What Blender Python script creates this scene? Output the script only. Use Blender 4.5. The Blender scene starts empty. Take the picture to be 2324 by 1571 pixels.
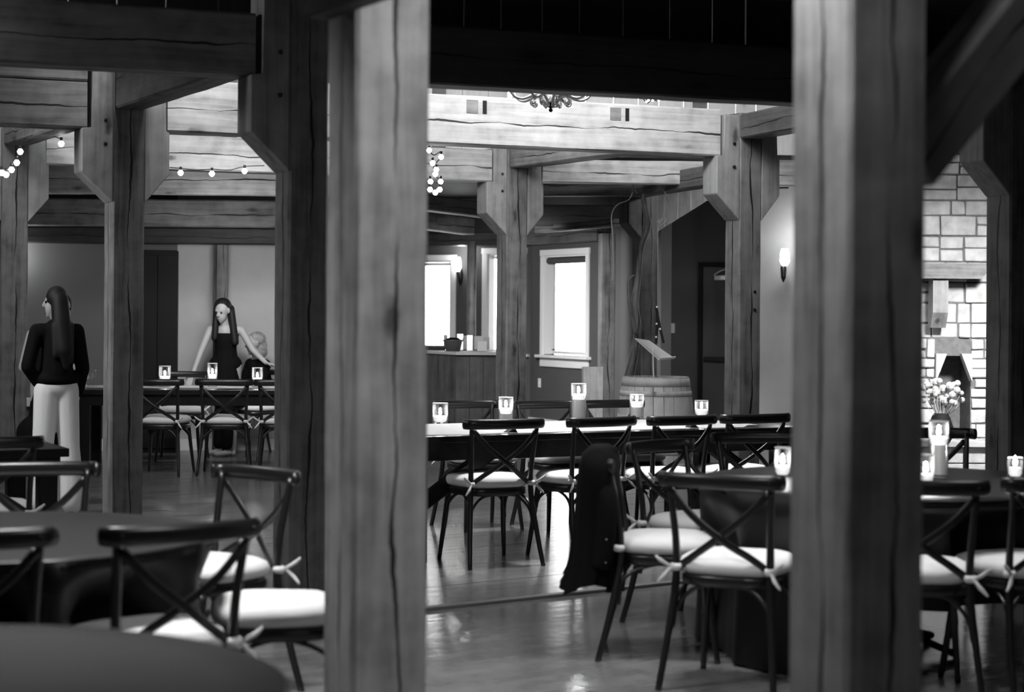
import bpy, bmesh, math, random
from mathutils import Vector, Matrix, noise
random.seed(7)
S = bpy.context.scene
COL = S.collection
PI = math.pi
# ---------------------------------------------------------------- camera model
FPX, CX, HY, RL, HC = 4200.0, 1162.0, 705.0, math.radians(0.4), 1.5
cr, sr = math.cos(RL), math.sin(RL)
cam = bpy.data.cameras.new('camera'); co = bpy.data.objects.new('camera', cam); COL.objects.link(co)
cam.sensor_width = 36.0; cam.lens = 36.0*FPX/2324.0; cam.shift_y = -(785.5-HY)/2324.0
cam.clip_start = 0.05; cam.clip_end = 200
co.matrix_world = Matrix.Translation((0, 0, HC)) @ Matrix.Rotation(PI/2, 4, 'X') @ Matrix.Rotation(RL, 4, 'Z')
cam.dof.use_dof = True; cam.dof.focus_distance = 14.0; cam.dof.aperture_fstop = 2.6
S.camera = co
# ---------------------------------------------------------------- world, view, lights
S.view_settings.view_transform = 'Standard'; S.view_settings.look = 'None'
S.view_settings.gamma = 1.0; S.view_settings.use_curve_mapping = False
S.view_settings.exposure = 0.0
w = bpy.data.worlds.new('sky'); S.world = w; w.use_nodes = True
w.node_tree.nodes['Background'].inputs[0].default_value = (1, 1, 1, 1)
w.node_tree.nodes['Background'].inputs[1].default_value = 15.0
S.cycles.use_denoising = True
S.cycles.max_bounces = 6; S.cycles.diffuse_bounces = 3; S.cycles.glossy_bounces = 3
S.cycles.transparent_max_bounces = 12; S.cycles.caustics_reflective = False; S.cycles.caustics_refractive = False
S.cycles.sample_clamp_indirect = 6.0

def area(name, loc, target, power, sx, sy=None, spread=180):
    l = bpy.data.lights.new(name, 'AREA'); l.energy = power; l.shape = 'RECTANGLE'; l.size = sx; l.size_y = sy or sx
    l.spread = math.radians(spread)
    o = bpy.data.objects.new(name, l); COL.objects.link(o); o.location = loc
    d = Vector(target)-Vector(loc); o.rotation_euler = d.to_track_quat('-Z', 'Y').to_euler(); return o
def point(name, loc, power, r=0.03):
    l = bpy.data.lights.new(name, 'POINT'); l.energy = power; l.shadow_soft_size = r
    o = bpy.data.objects.new(name, l); COL.objects.link(o); o.location = loc; return o
# area lights of the hall, some of them added with no lamp seen
area('lamp_between_posts', (0.42, 4.30, 3.2), (0.4, 4.5, 0), 42, 0.5)
area('fill_right_front', (2.3, 2.9, 3.2), (1.8, 4.0, 0), 1.5, 0.5)  # added fill from the front for the right post's dark side
area('lamp_near_left', (-1.5, 6.3, 3.2), (-1.5, 6.4, 0), 48, 0.5, spread=105)
area('lamp_left_aisle', (-3.3, 8.9, 3.0), (-1.4, 9.6, 0.6), 34, 0.5, spread=150)
area('fill_left_post', (-4.7, 11.7, 2.9), (-2.9, 12.8, 0.8), 85, 0.4, spread=120)  # added, unseen: lights the left post and the standing woman
area('fill_left_void', (-2.4, 14.7, 3.0), (-0.4, 17.2, 1.4), 13, 0.4, spread=140)  # added on the left to light the posts near the bar
area('lamp_void', (0.4, 11.8, 4.2), (0.6, 14.5, 3.0), 52, 2.8, 0.3, 100)
area('lamp_void_high', (0.6, 13.8, 5.2), (1.0, 18.0, 3.9), 34, 3.0, 0.6)
area('fill_void_front', (-1.9, 11.3, 4.2), (-1.9, 13.2, 2.9), 24, 0.8, 0.3, 110)  # added to lift the left part of the main beam
area('lamp_void_left', (-4.0, 12.6, 4.6), (-3.0, 15.8, 2.6), 34, 2.0, 0.5, 110)
area('fill_far_left', (-2.7, 17.5, 2.1), (-3.0, 19.5, 1.2), 17, 0.4)  # unseen light set low to brighten the far left wall
area('fill_long_table', (0.5, 11.6, 3.4), (0.5, 11.7, 0), 40, 0.5, spread=75)  # added over the table to brighten the runner, no fixture
area('fill_round_table', (1.0, 7.5, 3.2), (1.0, 7.5, 0), 13, 0.5, spread=80)  # added to brighten the chair cushions, no fixture
area('lamp_right_tables', (2.6, 7.3, 3.2), (2.6, 7.4, 0), 10, 0.5, spread=110)
area('lamp_fireplace', (4.1, 14.6, 2.5), (4.3, 17.1, 0.7), 42, 0.3, 0.3, 80)
area('lamp_stage', (0.5, 15.9, 4.4), (1.5, 17.2, 0.8), 16, 0.5, spread=90)
area('fill_bar', (-0.5, 20.2, 2.3), (0.3, 22.5, 0.9), 38, 0.8, 0.4, 105)  # added unseen light that brightens the window casings
area('lamp_door', (2.2, 18.6, 2.9), (2.2, 19.4, 0.8), 12, 0.4)

# ---------------------------------------------------------------- projection helpers
def at(x, s, z=0.0, y=None):
    h = z-HC
    return Vector((((x-CX)-h*s*sr)/(s*cr), FPX/s, z))
def P(x, y, s):
    X = ((x-CX)*cr+(y-HY)*sr)/s; h = ((x-CX)*sr-(y-HY)*cr)/s
    return Vector((X, FPX/s, HC+h))
def on_line(px, py, A, B):
    """where the view ray through a pixel meets the upright plane over ground line A-B"""
    d = P(px, py, FPX)-Vector((0, 0, HC)); d.z = d.z
    e = Vector((B[0]-A[0], B[1]-A[1])); n = Vector((-e.y, e.x))
    t = (n.x*A[0]+n.y*A[1])/(n.x*d.x+n.y*d.y)
    return Vector((d.x*t, d.y*t, HC+d.z*t))

# ---------------------------------------------------------------- materials
def g(v): return (v, v, v, 1)
MATS = {}
def newmat(name):
    m = bpy.data.materials.new(name); m.use_nodes = True; nt = m.node_tree
    b = nt.nodes['Principled BSDF']; MATS[name] = m
    return m, nt, b
def N(nt, t, **k):
    n = nt.nodes.new(t)
    for a, v in k.items(): setattr(n, a, v)
    return n
def mth(nt, op, a, b=None, c=None):
    n = N(nt, 'ShaderNodeMath', operation=op)
    for i, v in enumerate((a, b, c)):
        if v is None: continue
        if isinstance(v, (int, float)): n.inputs[i].default_value = v
        else: nt.links.new(v, n.inputs[i])
    return n.outputs[0]
def ramp(nt, fac, stops):
    r = N(nt, 'ShaderNodeValToRGB'); nt.links.new(fac, r.inputs[0])
    e = r.color_ramp.elements
    while len(e) < len(stops): e.new(0.5)
    for i, (p, v) in enumerate(stops): e[i].position = p; e[i].color = g(v)
    return r.outputs[0]
def mixc(nt, fac, a, b, mode='MIX'):
    n = N(nt, 'ShaderNodeMix', data_type='RGBA', blend_type=mode)
    for i, v in ((0, fac), (6, a), (7, b)):
        if isinstance(v, (int, float)): n.inputs[i].default_value = v if i == 0 else g(v)
        else: nt.links.new(v, n.inputs[i])
    return n.outputs[2]
def plain(name, v, rough=0.5, spec=0.5, metal=0.0, emit=None, var=0.0, scale=8, bump=0.0, sheen=0.0):
    m, nt, b = newmat(name)
    b.inputs['Base Color'].default_value = g(v); b.inputs['Roughness'].default_value = rough
    b.inputs['Specular IOR Level'].default_value = spec; b.inputs['Metallic'].default_value = metal
    if sheen: b.inputs['Sheen Weight'].default_value = sheen
    if emit is not None:
        b.inputs['Emission Color'].default_value = g(1); b.inputs['Emission Strength'].default_value = emit
    if var or bump:
        tc = N(nt, 'ShaderNodeTexCoord'); no = N(nt, 'ShaderNodeTexNoise'); no.inputs['Scale'].default_value = scale
        no.inputs['Detail'].default_value = 5; nt.links.new(tc.outputs['Object'], no.inputs['Vector'])
        if var: nt.links.new(ramp(nt, no.outputs[0], [(0.3, v*(1-var)), (0.7, v*(1+var))]), b.inputs['Base Color'])
        if bump:
            bp = N(nt, 'ShaderNodeBump'); bp.inputs['Strength'].default_value = bump; bp.inputs['Distance'].default_value = 0.01
            nt.links.new(no.outputs[0], bp.inputs['Height']); nt.links.new(bp.outputs[0], b.inputs['Normal'])
    return m
def wood(name, v, axis='Z', contrast=0.45, crack=True, rough=0.6, crackw=0.004, knots=True, spec=0.35, gs=1.0):
    m, nt, b = newmat(name); b.inputs['Roughness'].default_value = rough; b.inputs['Specular IOR Level'].default_value = spec
    tc = N(nt, 'ShaderNodeTexCoord'); oi = N(nt, 'ShaderNodeObjectInfo')
    cb = N(nt, 'ShaderNodeCombineXYZ')
    for i, k in enumerate((37.0, 53.0, 71.0)): nt.links.new(mth(nt, 'MULTIPLY', oi.outputs['Random'], k), cb.inputs[i])
    ad = N(nt, 'ShaderNodeVectorMath', operation='ADD'); nt.links.new(tc.outputs['Object'], ad.inputs[0]); nt.links.new(cb.outputs[0], ad.inputs[1])
    def mapped(sc):
        mp = N(nt, 'ShaderNodeMapping'); mp.inputs['Scale'].default_value = sc; nt.links.new(ad.outputs[0], mp.inputs[0]); return mp.outputs[0]
    def ax(l, c): return {'X': (l, c, c), 'Y': (c, l, c), 'Z': (c, c, l)}[axis]
    n1 = N(nt, 'ShaderNodeTexNoise'); n1.inputs['Scale'].default_value = gs; n1.inputs['Detail'].default_value = 6; n1.inputs['Distortion'].default_value = 0.6
    nt.links.new(mapped(ax(1.3, 26)), n1.inputs['Vector'])
    n2 = N(nt, 'ShaderNodeTexNoise'); n2.inputs['Scale'].default_value = 1.0; n2.inputs['Detail'].default_value = 4
    nt.links.new(mapped(ax(1.8, 5)), n2.inputs['Vector'])
    n4 = N(nt, 'ShaderNodeTexNoise'); n4.inputs['Scale'].default_value = 9.0; n4.inputs['Detail'].default_value = 5; nt.links.new(ad.outputs[0], n4.inputs['Vector'])
    f = mth(nt, 'ADD', mth(nt, 'ADD', mth(nt, 'MULTIPLY', n1.outputs[0], 0.36), mth(nt, 'MULTIPLY', n2.outputs[0], 0.36)), mth(nt, 'MULTIPLY', n4.outputs[0], 0.28))
    col = ramp(nt, f, [(0.36, v*(1-contrast)), (0.5, v), (0.64, min(0.9, v*(1+contrast*0.8)))])
    height = f
    if knots:
        vo = N(nt, 'ShaderNodeTexVoronoi'); vo.inputs['Scale'].default_value = 1.0
        nt.links.new(mapped(ax(1.5, 4.2)), vo.inputs['Vector'])
        n3 = N(nt, 'ShaderNodeTexNoise'); n3.inputs['Scale'].default_value = 22; n3.inputs['Detail'].default_value = 4; nt.links.new(tc.outputs['Object'], n3.inputs['Vector'])
        kd = mth(nt, 'ADD', vo.outputs['Distance'], mth(nt, 'MULTIPLY', mth(nt, 'SUBTRACT', n3.outputs[0], 0.5), 0.12))
        kf = ramp(nt, kd, [(0.05, 0.30), (0.13, 1.0)])
        ks = ramp(nt, kd, [(0.10, 0.80), (0.30, 1.0)])
        col = mixc(nt, 1.0, mixc(nt, 1.0, col, kf, 'MULTIPLY'), ks, 'MULTIPLY')
    if crack:
        sp = N(nt, 'ShaderNodeSeparateXYZ'); nt.links.new(tc.outputs['Object'], sp.inputs[0])
        L = {'X': 0, 'Y': 1, 'Z': 2}[axis]; others = [i for i in range(3) if i != L]
        for q, oth in enumerate(others):
            nz = N(nt, 'ShaderNodeTexNoise', noise_dimensions='1D'); nz.inputs['Scale'].default_value = 1.1; nz.inputs['Detail'].default_value = 5
            nz.inputs['Roughness'].default_value = 0.55
            nt.links.new(mth(nt, 'ADD', sp.outputs[L], mth(nt, 'MULTIPLY', oi.outputs['Random'], 91.0+17*q)), nz.inputs['W'])
            off = mth(nt, 'MULTIPLY', mth(nt, 'SUBTRACT', nz.outputs[0], 0.5), 0.10)
            d = mth(nt, 'ABSOLUTE', mth(nt, 'SUBTRACT', sp.outputs[oth], mth(nt, 'ADD', off, 0.012*(1-2*q))))
            nw = N(nt, 'ShaderNodeTexNoise', noise_dimensions='1D'); nw.inputs['Scale'].default_value = 1.7
            nt.links.new(mth(nt, 'ADD', sp.outputs[L], 13.7+7*q), nw.inputs['W'])
            wd = mth(nt, 'MULTIPLY', mth(nt, 'MAXIMUM', mth(nt, 'SUBTRACT', nw.outputs[0], 0.24), 0.0), crackw*4.2)
            c = mth(nt, 'LESS_THAN', d, wd)
            cv = mth(nt, 'SUBTRACT', 1.0, mth(nt, 'MULTIPLY', c, 0.93))
            cc = N(nt, 'ShaderNodeCombineXYZ')
            for i in range(3): nt.links.new(cv, cc.inputs[i])
            col = mixc(nt, 1.0, col, cc.outputs[0], 'MULTIPLY'); height = mth(nt, 'SUBTRACT', height, mth(nt, 'MULTIPLY', c, 1.0))
    nt.links.new(col, b.inputs['Base Color'])
    bp = N(nt, 'ShaderNodeBump'); bp.inputs['Strength'].default_value = 0.35; bp.inputs['Distance'].default_value = 0.01
    nt.links.new(height, bp.inputs['Height']); nt.links.new(bp.outputs[0], b.inputs['Normal'])
    return m
wood('post_wood', 0.145, 'Z', contrast=0.6); wood('post_pale', 0.34, 'Z', contrast=0.5); wood('beam_wood', 0.42, 'X'); wood('beam_mid', 0.17, 'X', contrast=0.55); wood('beam_dark', 0.035, 'X', crackw=0.003)  # beam_dark: the weak light up there is darkened into the wood colour
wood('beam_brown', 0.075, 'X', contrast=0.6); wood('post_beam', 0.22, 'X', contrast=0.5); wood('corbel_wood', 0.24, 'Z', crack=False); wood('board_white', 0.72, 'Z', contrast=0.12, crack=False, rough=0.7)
wood('board_dark', 0.022, 'Z', contrast=0.5, crack=False); wood('bar_board', 0.085, 'Z', contrast=0.5, crack=False); wood('panel_board', 0.62, 'Z', contrast=0.3, crack=False)  # board_dark: ceiling dimness is put into the board colour
wood('barrel_wood', 0.46, 'Z', contrast=0.25, crack=False, gs=0.6); wood('trunk_wood', 0.07, 'Z', contrast=0.7)
wood('plank_floor', 0.17, 'X', contrast=0.35, crack=False, rough=0.23, knots=False, spec=1.0)
wood('near_floor', 0.20, 'X', contrast=0.35, crack=False, rough=0.17, knots=False, spec=1.0, gs=0.35)
plain('chair_wood', 0.012, 0.30, 0.6); plain('cushion', 0.80, 0.85, 0.2, var=0.04, scale=14, bump=0.12)
plain('black_cloth', 0.0020, 0.45, 0.5, bump=0.05, scale=60); plain('table_black', 0.012, 0.22, 0.5); plain('white_cloth', 0.78, 0.8, 0.2, var=0.03, bump=0.1, scale=9)
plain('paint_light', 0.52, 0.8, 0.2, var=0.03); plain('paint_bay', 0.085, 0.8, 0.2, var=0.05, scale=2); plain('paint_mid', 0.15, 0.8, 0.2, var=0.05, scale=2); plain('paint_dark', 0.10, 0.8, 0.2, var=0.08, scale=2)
plain('paint_black', 0.012, 0.7, 0.2); plain('trim_white', 0.78, 0.5, 0.3); plain('metal_dark', 0.03, 0.35, 0.5, 0.7); plain('metal_light', 0.75, 0.25, 0.5, 0.6)
plain('stone', 0.5, 0.9, 0.2, var=0.22, scale=9, bump=0.6); plain('mortar', 0.16, 0.95, 0.1, var=0.2, scale=20, bump=0.5)
plain('wax_glow', 0.9, 0.4, 0.4, emit=0.9); plain('flame', 1, 0.5, 0.5, emit=25); plain('bulb_glow', 1, 0.5, 0.5, emit=14); plain('lamp_glow', 1, 0.5, 0.5, emit=9)  # emission on the candle wax stands in for flame light inside it
plain('skin', 0.42, 0.5, 0.35); plain('hair_dark', 0.008, 0.6, 0.3); plain('hair_fair', 0.28, 0.5, 0.4, var=0.4, scale=30); plain('shirt_black', 0.006, 0.85, 0.1); plain('trousers_white', 0.85, 0.85, 0.2)
plain('page', 0.72, 0.6, 0.3); plain('leaf_dry', 0.45, 0.8, 0.2); plain('ceramic', 0.5, 0.4, 0.5); plain('bucket_metal', 0.22, 0.35, 0.5, 0.8); plain('vine', 0.2, 0.8, 0.2)
plain('strip_metal', 0.22, 0.4, 0.5, 0.3); plain('blind', 0.05, 0.7)
def glass(name, fac, tint=1.0):
    m, nt, b = newmat(name); nt.nodes.remove(b); out = nt.nodes['Material Output']
    tr = N(nt, 'ShaderNodeBsdfTransparent'); tr.inputs[0].default_value = g(tint); gl = N(nt, 'ShaderNodeBsdfGlossy'); gl.inputs['Roughness'].default_value = 0.05
    lw = N(nt, 'ShaderNodeLayerWeight'); lw.inputs[0].default_value = fac; mx = N(nt, 'ShaderNodeMixShader')
    if fac > 0.1:
        df = N(nt, 'ShaderNodeBsdfTranslucent'); df.inputs[0].default_value = g(0.9); m2 = N(nt, 'ShaderNodeMixShader'); m2.inputs[0].default_value = 0.16; nt.links.new(gl.outputs[0], m2.inputs[1]); nt.links.new(df.outputs[0], m2.inputs[2]); gl = m2
    nt.links.new(lw.outputs['Facing'], mx.inputs[0]); nt.links.new(tr.outputs[0], mx.inputs[1]); nt.links.new(gl.outputs[0], mx.inputs[2]); nt.links.new(mx.outputs[0], out.inputs[0])
glass('glass', 0.27, 0.98); glass('pane_glass', 0.08, 0.99); m_, nt_, b_ = newmat('water'); b_.inputs['Base Color'].default_value = g(0.95); b_.inputs['Roughness'].default_value = 0.1; b_.inputs['Alpha'].default_value = 0.75

# ---------------------------------------------------------------- object helpers
def mk(name, bm, mat, parent=None, loc=None, rot=None, smooth=False):
    me = bpy.data.meshes.new(name); bmesh.ops.recalc_face_normals(bm, faces=bm.faces[:]); bm.to_mesh(me); bm.free()
    if smooth:
        for p in me.polygons: p.use_smooth = True
    me.materials.append(MATS[mat])
    o = bpy.data.objects.new(name, me); COL.objects.link(o)
    if parent is not None: o.parent = parent
    if loc is not None: o.location = loc
    if rot is not None: o.rotation_euler = rot
    return o
def tag(o, label, cat, group=None, kind=None):
    o['label'] = label; o['category'] = cat
    if group: o['group'] = group
    if kind: o['kind'] = kind
    return o
def thing(name, label, cat, loc=(0, 0, 0), rz=0.0, group=None):
    o = bpy.data.objects.new(name, None); COL.objects.link(o); o.location = loc; o.rotation_euler = (0, 0, rz); o.empty_display_size = 0.1
    return tag(o, label, cat, group)
def struct(o): o['kind'] = 'structure'; return o
def kids(o): return [c for c in COL.objects if c.parent == o]
def dup(o, loc, rz, label, group=None):
    tree = {}
    for c in COL.objects:
        if c.parent: tree.setdefault(c.parent.name, []).append(c)
    def rec(src, par):
        c = src.copy(); COL.objects.link(c)
        if par: c.parent = par
        for k in tree.get(src.name, []): rec(k, c)
        return c
    r = rec(o, None); r.location = loc; r.rotation_euler = (0, 0, rz); r['label'] = label
    if group: r['group'] = group
    return r
def box(bm, c, sz, M=None, bevel=0.0):
    r = bmesh.ops.create_cube(bm, size=1.0); vs = r['verts']
    T = Matrix.Translation(c) @ Matrix.Diagonal((sz[0], sz[1], sz[2], 1))
    if M is not None: T = M @ T
    bmesh.ops.transform(bm, matrix=T, verts=vs)
    if bevel:
        es = list({e for v in vs for e in v.link_edges}); bmesh.ops.bevel(bm, geom=es, offset=bevel, segments=2, affect='EDGES', profile=0.6)
def bxo(name, c, sz, mat, parent=None, bevel=0.0, rz=0.0, loc=None):
    bm = bmesh.new(); box(bm, c, sz, bevel=bevel); return mk(name, bm, mat, parent, loc, (0, 0, rz) if rz else None)
def lathe(bm, prof, n=24, c=(0, 0, 0), caps=True):
    rings = []
    for r, z in prof: rings.append([bm.verts.new((c[0]+r*math.cos(2*PI*i/n), c[1]+r*math.sin(2*PI*i/n), c[2]+z)) for i in range(n)])
    for a, b in zip(rings, rings[1:]):
        for i in range(n): bm.faces.new((a[i], a[(i+1) % n], b[(i+1) % n], b[i]))
    if caps:
        bm.faces.new(rings[0][::-1]); bm.faces.new(rings[-1])
def catmull(pts, k=6):
    pts = [Vector(p) for p in pts]; out = []
    for i in range(len(pts)-1):
        p0 = pts[max(i-1, 0)]; p1 = pts[i]; p2 = pts[i+1]; p3 = pts[min(i+2, len(pts)-1)]
        for j in range(k):
            t = j/k; out.append(0.5*((2*p1)+(p2-p0)*t+(2*p0-5*p1+4*p2-p3)*t*t+(3*p1-3*p2+p3-p0)*t**3))
    out.append(pts[-1]); return out
def sweep(bm, pts, rad, n=8, k=5, flat=None, up=None):
    """tube through pts; rad number or list; flat=(w,h) makes an oval of those radii with w along `up` x tangent"""
    path = catmull(pts, k); m = len(path); rings = []; prev = None
    for i, p in enumerate(path):
        t = (path[min(i+1, m-1)]-path[max(i-1, 0)]).normalized()
        if up is not None: a = Vector(up)-t*t.dot(Vector(up)); a.normalize()
        else:
            a = prev-t*t.dot(prev) if prev else t.orthogonal(); a.normalize()
        prev = a; b = t.cross(a)
        if isinstance(rad, (list, tuple)):
            q = i/(m-1)*(len(rad)-1); j = min(int(q), len(rad)-2); r = rad[j]+(rad[j+1]-rad[j])*(q-j)
        else: r = rad
        ra, rb = (flat if flat else (1, 1)); ra *= r; rb *= r
        rings.append([bm.verts.new(p+a*ra*math.cos(2*PI*u/n)+b*rb*math.sin(2*PI*u/n)) for u in range(n)])
    for a, b in zip(rings, rings[1:]):
        for i in range(n): bm.faces.new((a[i], a[(i+1) % n], b[(i+1) % n], b[i]))
    bm.faces.new(rings[0][::-1]); bm.faces.new(rings[-1])
def sphere(bm, c, r, u=12, v=8, sc=(1, 1, 1)):
    q = bmesh.ops.create_uvsphere(bm, u_segments=u, v_segments=v, radius=1.0)
    bmesh.ops.transform(bm, matrix=Matrix.Translation(c) @ Matrix.Diagonal((r*sc[0], r*sc[1], r*sc[2], 1)), verts=q['verts'])
def prism(bm, poly, y0, y1, M=None):
    """poly in (x,z), extruded along y"""
    a = [bm.verts.new((x, y0, z)) for x, z in poly]; b = [bm.verts.new((x, y1, z)) for x, z in poly]
    if M is not None:
        for v in a+b: v.co = M @ v.co
    n = len(poly); bm.faces.new(a); bm.faces.new(b[::-1])
    for i in range(n): bm.faces.new((a[i], b[i], b[(i+1) % n], a[(i+1) % n]))

def timber(name, mat, L, w, h, parent=None, axis='Z', seed=0, wob=0.004, ch=0.012, z0=0.0):
    """a hewn timber: length along local Z (post) or X (beam), slightly wavy chamfered corners"""
    bm = bmesh.new(); n = max(6, int(L/0.18)); rings = []
    sec = [(-w/2+ch, -h/2), (w/2-ch, -h/2), (w/2, -h/2+ch), (w/2, h/2-ch), (w/2-ch, h/2), (-w/2+ch, h/2), (-w/2, h/2-ch), (-w/2, -h/2+ch)]
    for i in range(n+1):
        l = z0+L*i/n; ring = []
        for j, (a, b) in enumerate(sec):
            nx = noise.noise((l*2.3+seed*7.1, j//2*3.7, 1.3))*wob; ny = noise.noise((l*2.3+seed*3.3, j//2*5.1, 8.2))*wob
            q = (a+nx, b+ny)
            ring.append(bm.verts.new((q[0], q[1], l) if axis == 'Z' else (l, q[0], q[1])))
        rings.append(ring)
    for a, b in zip(rings, rings[1:]):
        for i in range(8): bm.faces.new((a[i], a[(i+1) % 8], b[(i+1) % 8], b[i]))
    bm.faces.new(rings[0][::-1]); bm.faces.new(rings[-1])
    return mk(name, bm, mat, parent)

TH = math.radians(27)      # the timber grid is turned by this
def corner_to_centre(x, s, size, ang=TH):
    c = at(x, s, 1.5); u = Vector((math.cos(ang), math.sin(ang), 0)); v = Vector((-math.sin(ang), math.cos(ang), 0))
    c.z = 0; return c+u*size/2+v*size/2
def beam(label, p0, p1, zb, zt, w=0.2, mat='beam_wood', seed=0, ang_h=None):
    p0 = Vector((p0[0], p0[1], 0)); p1 = Vector((p1[0], p1[1], 0)); d = p1-p0
    o = timber('timber_beam', mat, d.length, w, zt-zb, axis='X', seed=seed)
    o.location = (p0.x, p0.y, (zb+zt)/2); o.rotation_euler = (0, 0, math.atan2(d.y, d.x))
    return tag(o, label, 'beam')

def corbel(parent, side, size, zt, ledge, zend, zbot, up_to=None, out=0.2, out2=0.15, mat='corbel_wood'):
    """knee block on a post face: side '-u','+u','-v','+v'; sloped foot"""
    h = size/2; top = up_to or zt
    if up_to: poly = [(h, zbot), (h+out, zend), (h+out, zt), (h+out2, zt), (h+out2, top), (h, top)]
    else: poly = [(h, zbot), (h+out, zend), (h+out, zt), (h, zt)]
    bm = bmesh.new(); prism(bm, poly, -size/2+0.002, size/2-0.002)
    bmesh.ops.bevel(bm, geom=[e for e in bm.edges], offset=0.006, segments=1, affect='EDGES')
    rot = {'+u': 0, '+v': PI/2, '-u': PI, '-v': -PI/2}[side]
    return mk('knee_block', bm, mat, parent, None, (0, 0, rot))
def peg(parent, x, y, z, axis, r=0.012):
    bm = bmesh.new(); lathe(bm, [(r, -0.006), (r, 0.006), (r*0.7, 0.009)], 10)
    rot = (PI/2, 0, 0) if axis == 'y' else (0, -PI/2, 0)
    return mk('wooden_peg', bm, 'metal_dark', parent, (x, y, z), rot, True)
def post(label, x, s, size, top=3.04, mat='post_wood', ang=TH, base=0.0, seed=1):
    c = corner_to_centre(x, s, size, ang); t = thing('timber_post', label, 'post', (c.x, c.y, base), ang)
    timber('shaft', mat, top-base, size, size, t, seed=seed); return t, c

# ---------------------------------------------------------------- SETTING
A_POST, A_c = post('thick pale foreground post left of centre with a long dark crack', 805, 770, 0.24, 3.28, 'post_pale', seed=3)
C_POST, C_c = post('thickest foreground post on the right, knotty with one bright side', 1925, 947, 0.24, 3.28, 'post_pale', seed=5)
B_POST, B_c = post('dark post directly behind the left foreground post, with knee block', 654, 440, 0.215, 3.29, seed=11)
T_POST, T_c = post('post between the standing woman and the far left table', 254, 338, 0.22, 3.29, seed=13)
G_POST, G_c = post('post at the far left edge beside the string lights', 2, 274, 0.22, 3.04, seed=17)
E_POST, E_c = post('post in front of the bar beside the far window', 1149, 242, 0.22, 3.04, seed=19)
F_POST, F_c = post('post right of the wine barrel carrying the pale main beam', 1677, 294, 0.205, 3.04, seed=23)
R_POST, R_c = post('dark post at the right edge in front of the stone fireplace', 2292, 379, 0.22, 3.04, seed=29)
U = Vector((math.cos(TH), math.sin(TH), 0)); V = Vector((-math.sin(TH), math.cos(TH), 0))
for t, size, sides in ((B_POST, 0.215, ('-u',)), (T_POST, 0.22, ('-u', '+u')), (G_POST, 0.22, ('+u', '-u')), (E_POST, 0.22, ('-u', '+u')), (F_POST, 0.205, ('-u', '+u')), (R_POST, 0.22, ('-u', '+u'))):
    for sd in sides: corbel(t, sd, size, 2.70, 0, 2.41, 2.21, up_to=3.28 if t in (T_POST, B_POST) else 3.02, out=0.21 if sd == '-u' else 0.17, out2=0.14)
for t, zz in ((E_POST, (2.62, 2.78)), (F_POST, (2.62, 2.8)), (T_POST, (2.6, 2.76)), (B_POST, (2.6, 2.82))):
    for z in zz: peg(t, -0.16, -0.110, z, 'y')
for z in (1.66, 1.52): peg(F_POST, 0.04, -0.106, z, 'y')

def seg(name, A, B, z0, z1, th, mat, holes=(), front=0.0):
    """an upright wall over ground line A-B with rectangular holes (a0,a1,b0,b1); its face is on the line"""
    A = Vector((A[0], A[1], 0)); B = Vector((B[0], B[1], 0)); L = (B-A).length; bm = bmesh.new()
    xs = sorted({0.0, L, *[h[0] for h in holes], *[h[1] for h in holes]}); 
    for a, b in zip(xs, xs[1:]):
        if b-a < 1e-4: continue
        hs = sorted([(h[2], h[3]) for h in holes if h[0] <= a+1e-5 and h[1] >= b-1e-5]); z = z0
        for h0, h1 in hs+[(z1, z1)]:
            if h0-z > 1e-4: box(bm, ((a+b)/2, th/2, (z+h0)/2), (b-a, th, h0-z))
            z = h1
    d = B-A; o = mk(name, bm, mat, None, A, (0, 0, math.atan2(d.y, d.x))); return struct(o)

# floor: smooth near part and a planked far part
row0a, row0b = P(965, 1385, (1385-HY+1.4)/1.5), P(1530, 1325, (1325-HY-2.6)/1.5)
rd = (row0b-row0a); rd.z = 0; rd.normalize(); rn = Vector((-rd.y, rd.x, 0)); r0 = Vector((row0a.x, row0a.y, 0))
bm = bmesh.new(); box(bm, (0, 14, -0.06), (24, 36, 0.1)); floor = struct(mk('floor', bm, 'near_floor'))
ra = math.atan2(rd.y, rd.x)
bm = bmesh.new(); box(bm, (0, -20, -0.006), (40, 40.0, 0.012)); o = mk('floor_slab', bm, 'near_floor', floor, r0, (0, 0, ra))
k = 0; wv = 0.0
while wv < 21.5 and k < 290:
    pw = 0.125 if wv < 9 else 0.26
    segs = [(-11, 11)]
    if wv < 6: a = random.uniform(-1.8, 2.2); segs = [(-11, a), (a+0.003, 11)]
    for a, b in segs:
        bm = bmesh.new(); box(bm, ((a+b)/2, wv+pw/2, -0.006+random.uniform(-0.0006, 0.0006)), (b-a, pw-0.004, 0.012)); mk('floor_board', bm, 'plank_floor', floor, r0, (0, 0, ra)); k += 1
    wv += pw
bm = bmesh.new(); box(bm, (0, 0.0, 0.008), (7.0, 0.055, 0.016), bevel=0.005); o = mk('trim_1', bm, 'strip_metal', None, r0, (0, 0, ra)); struct(o)

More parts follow.
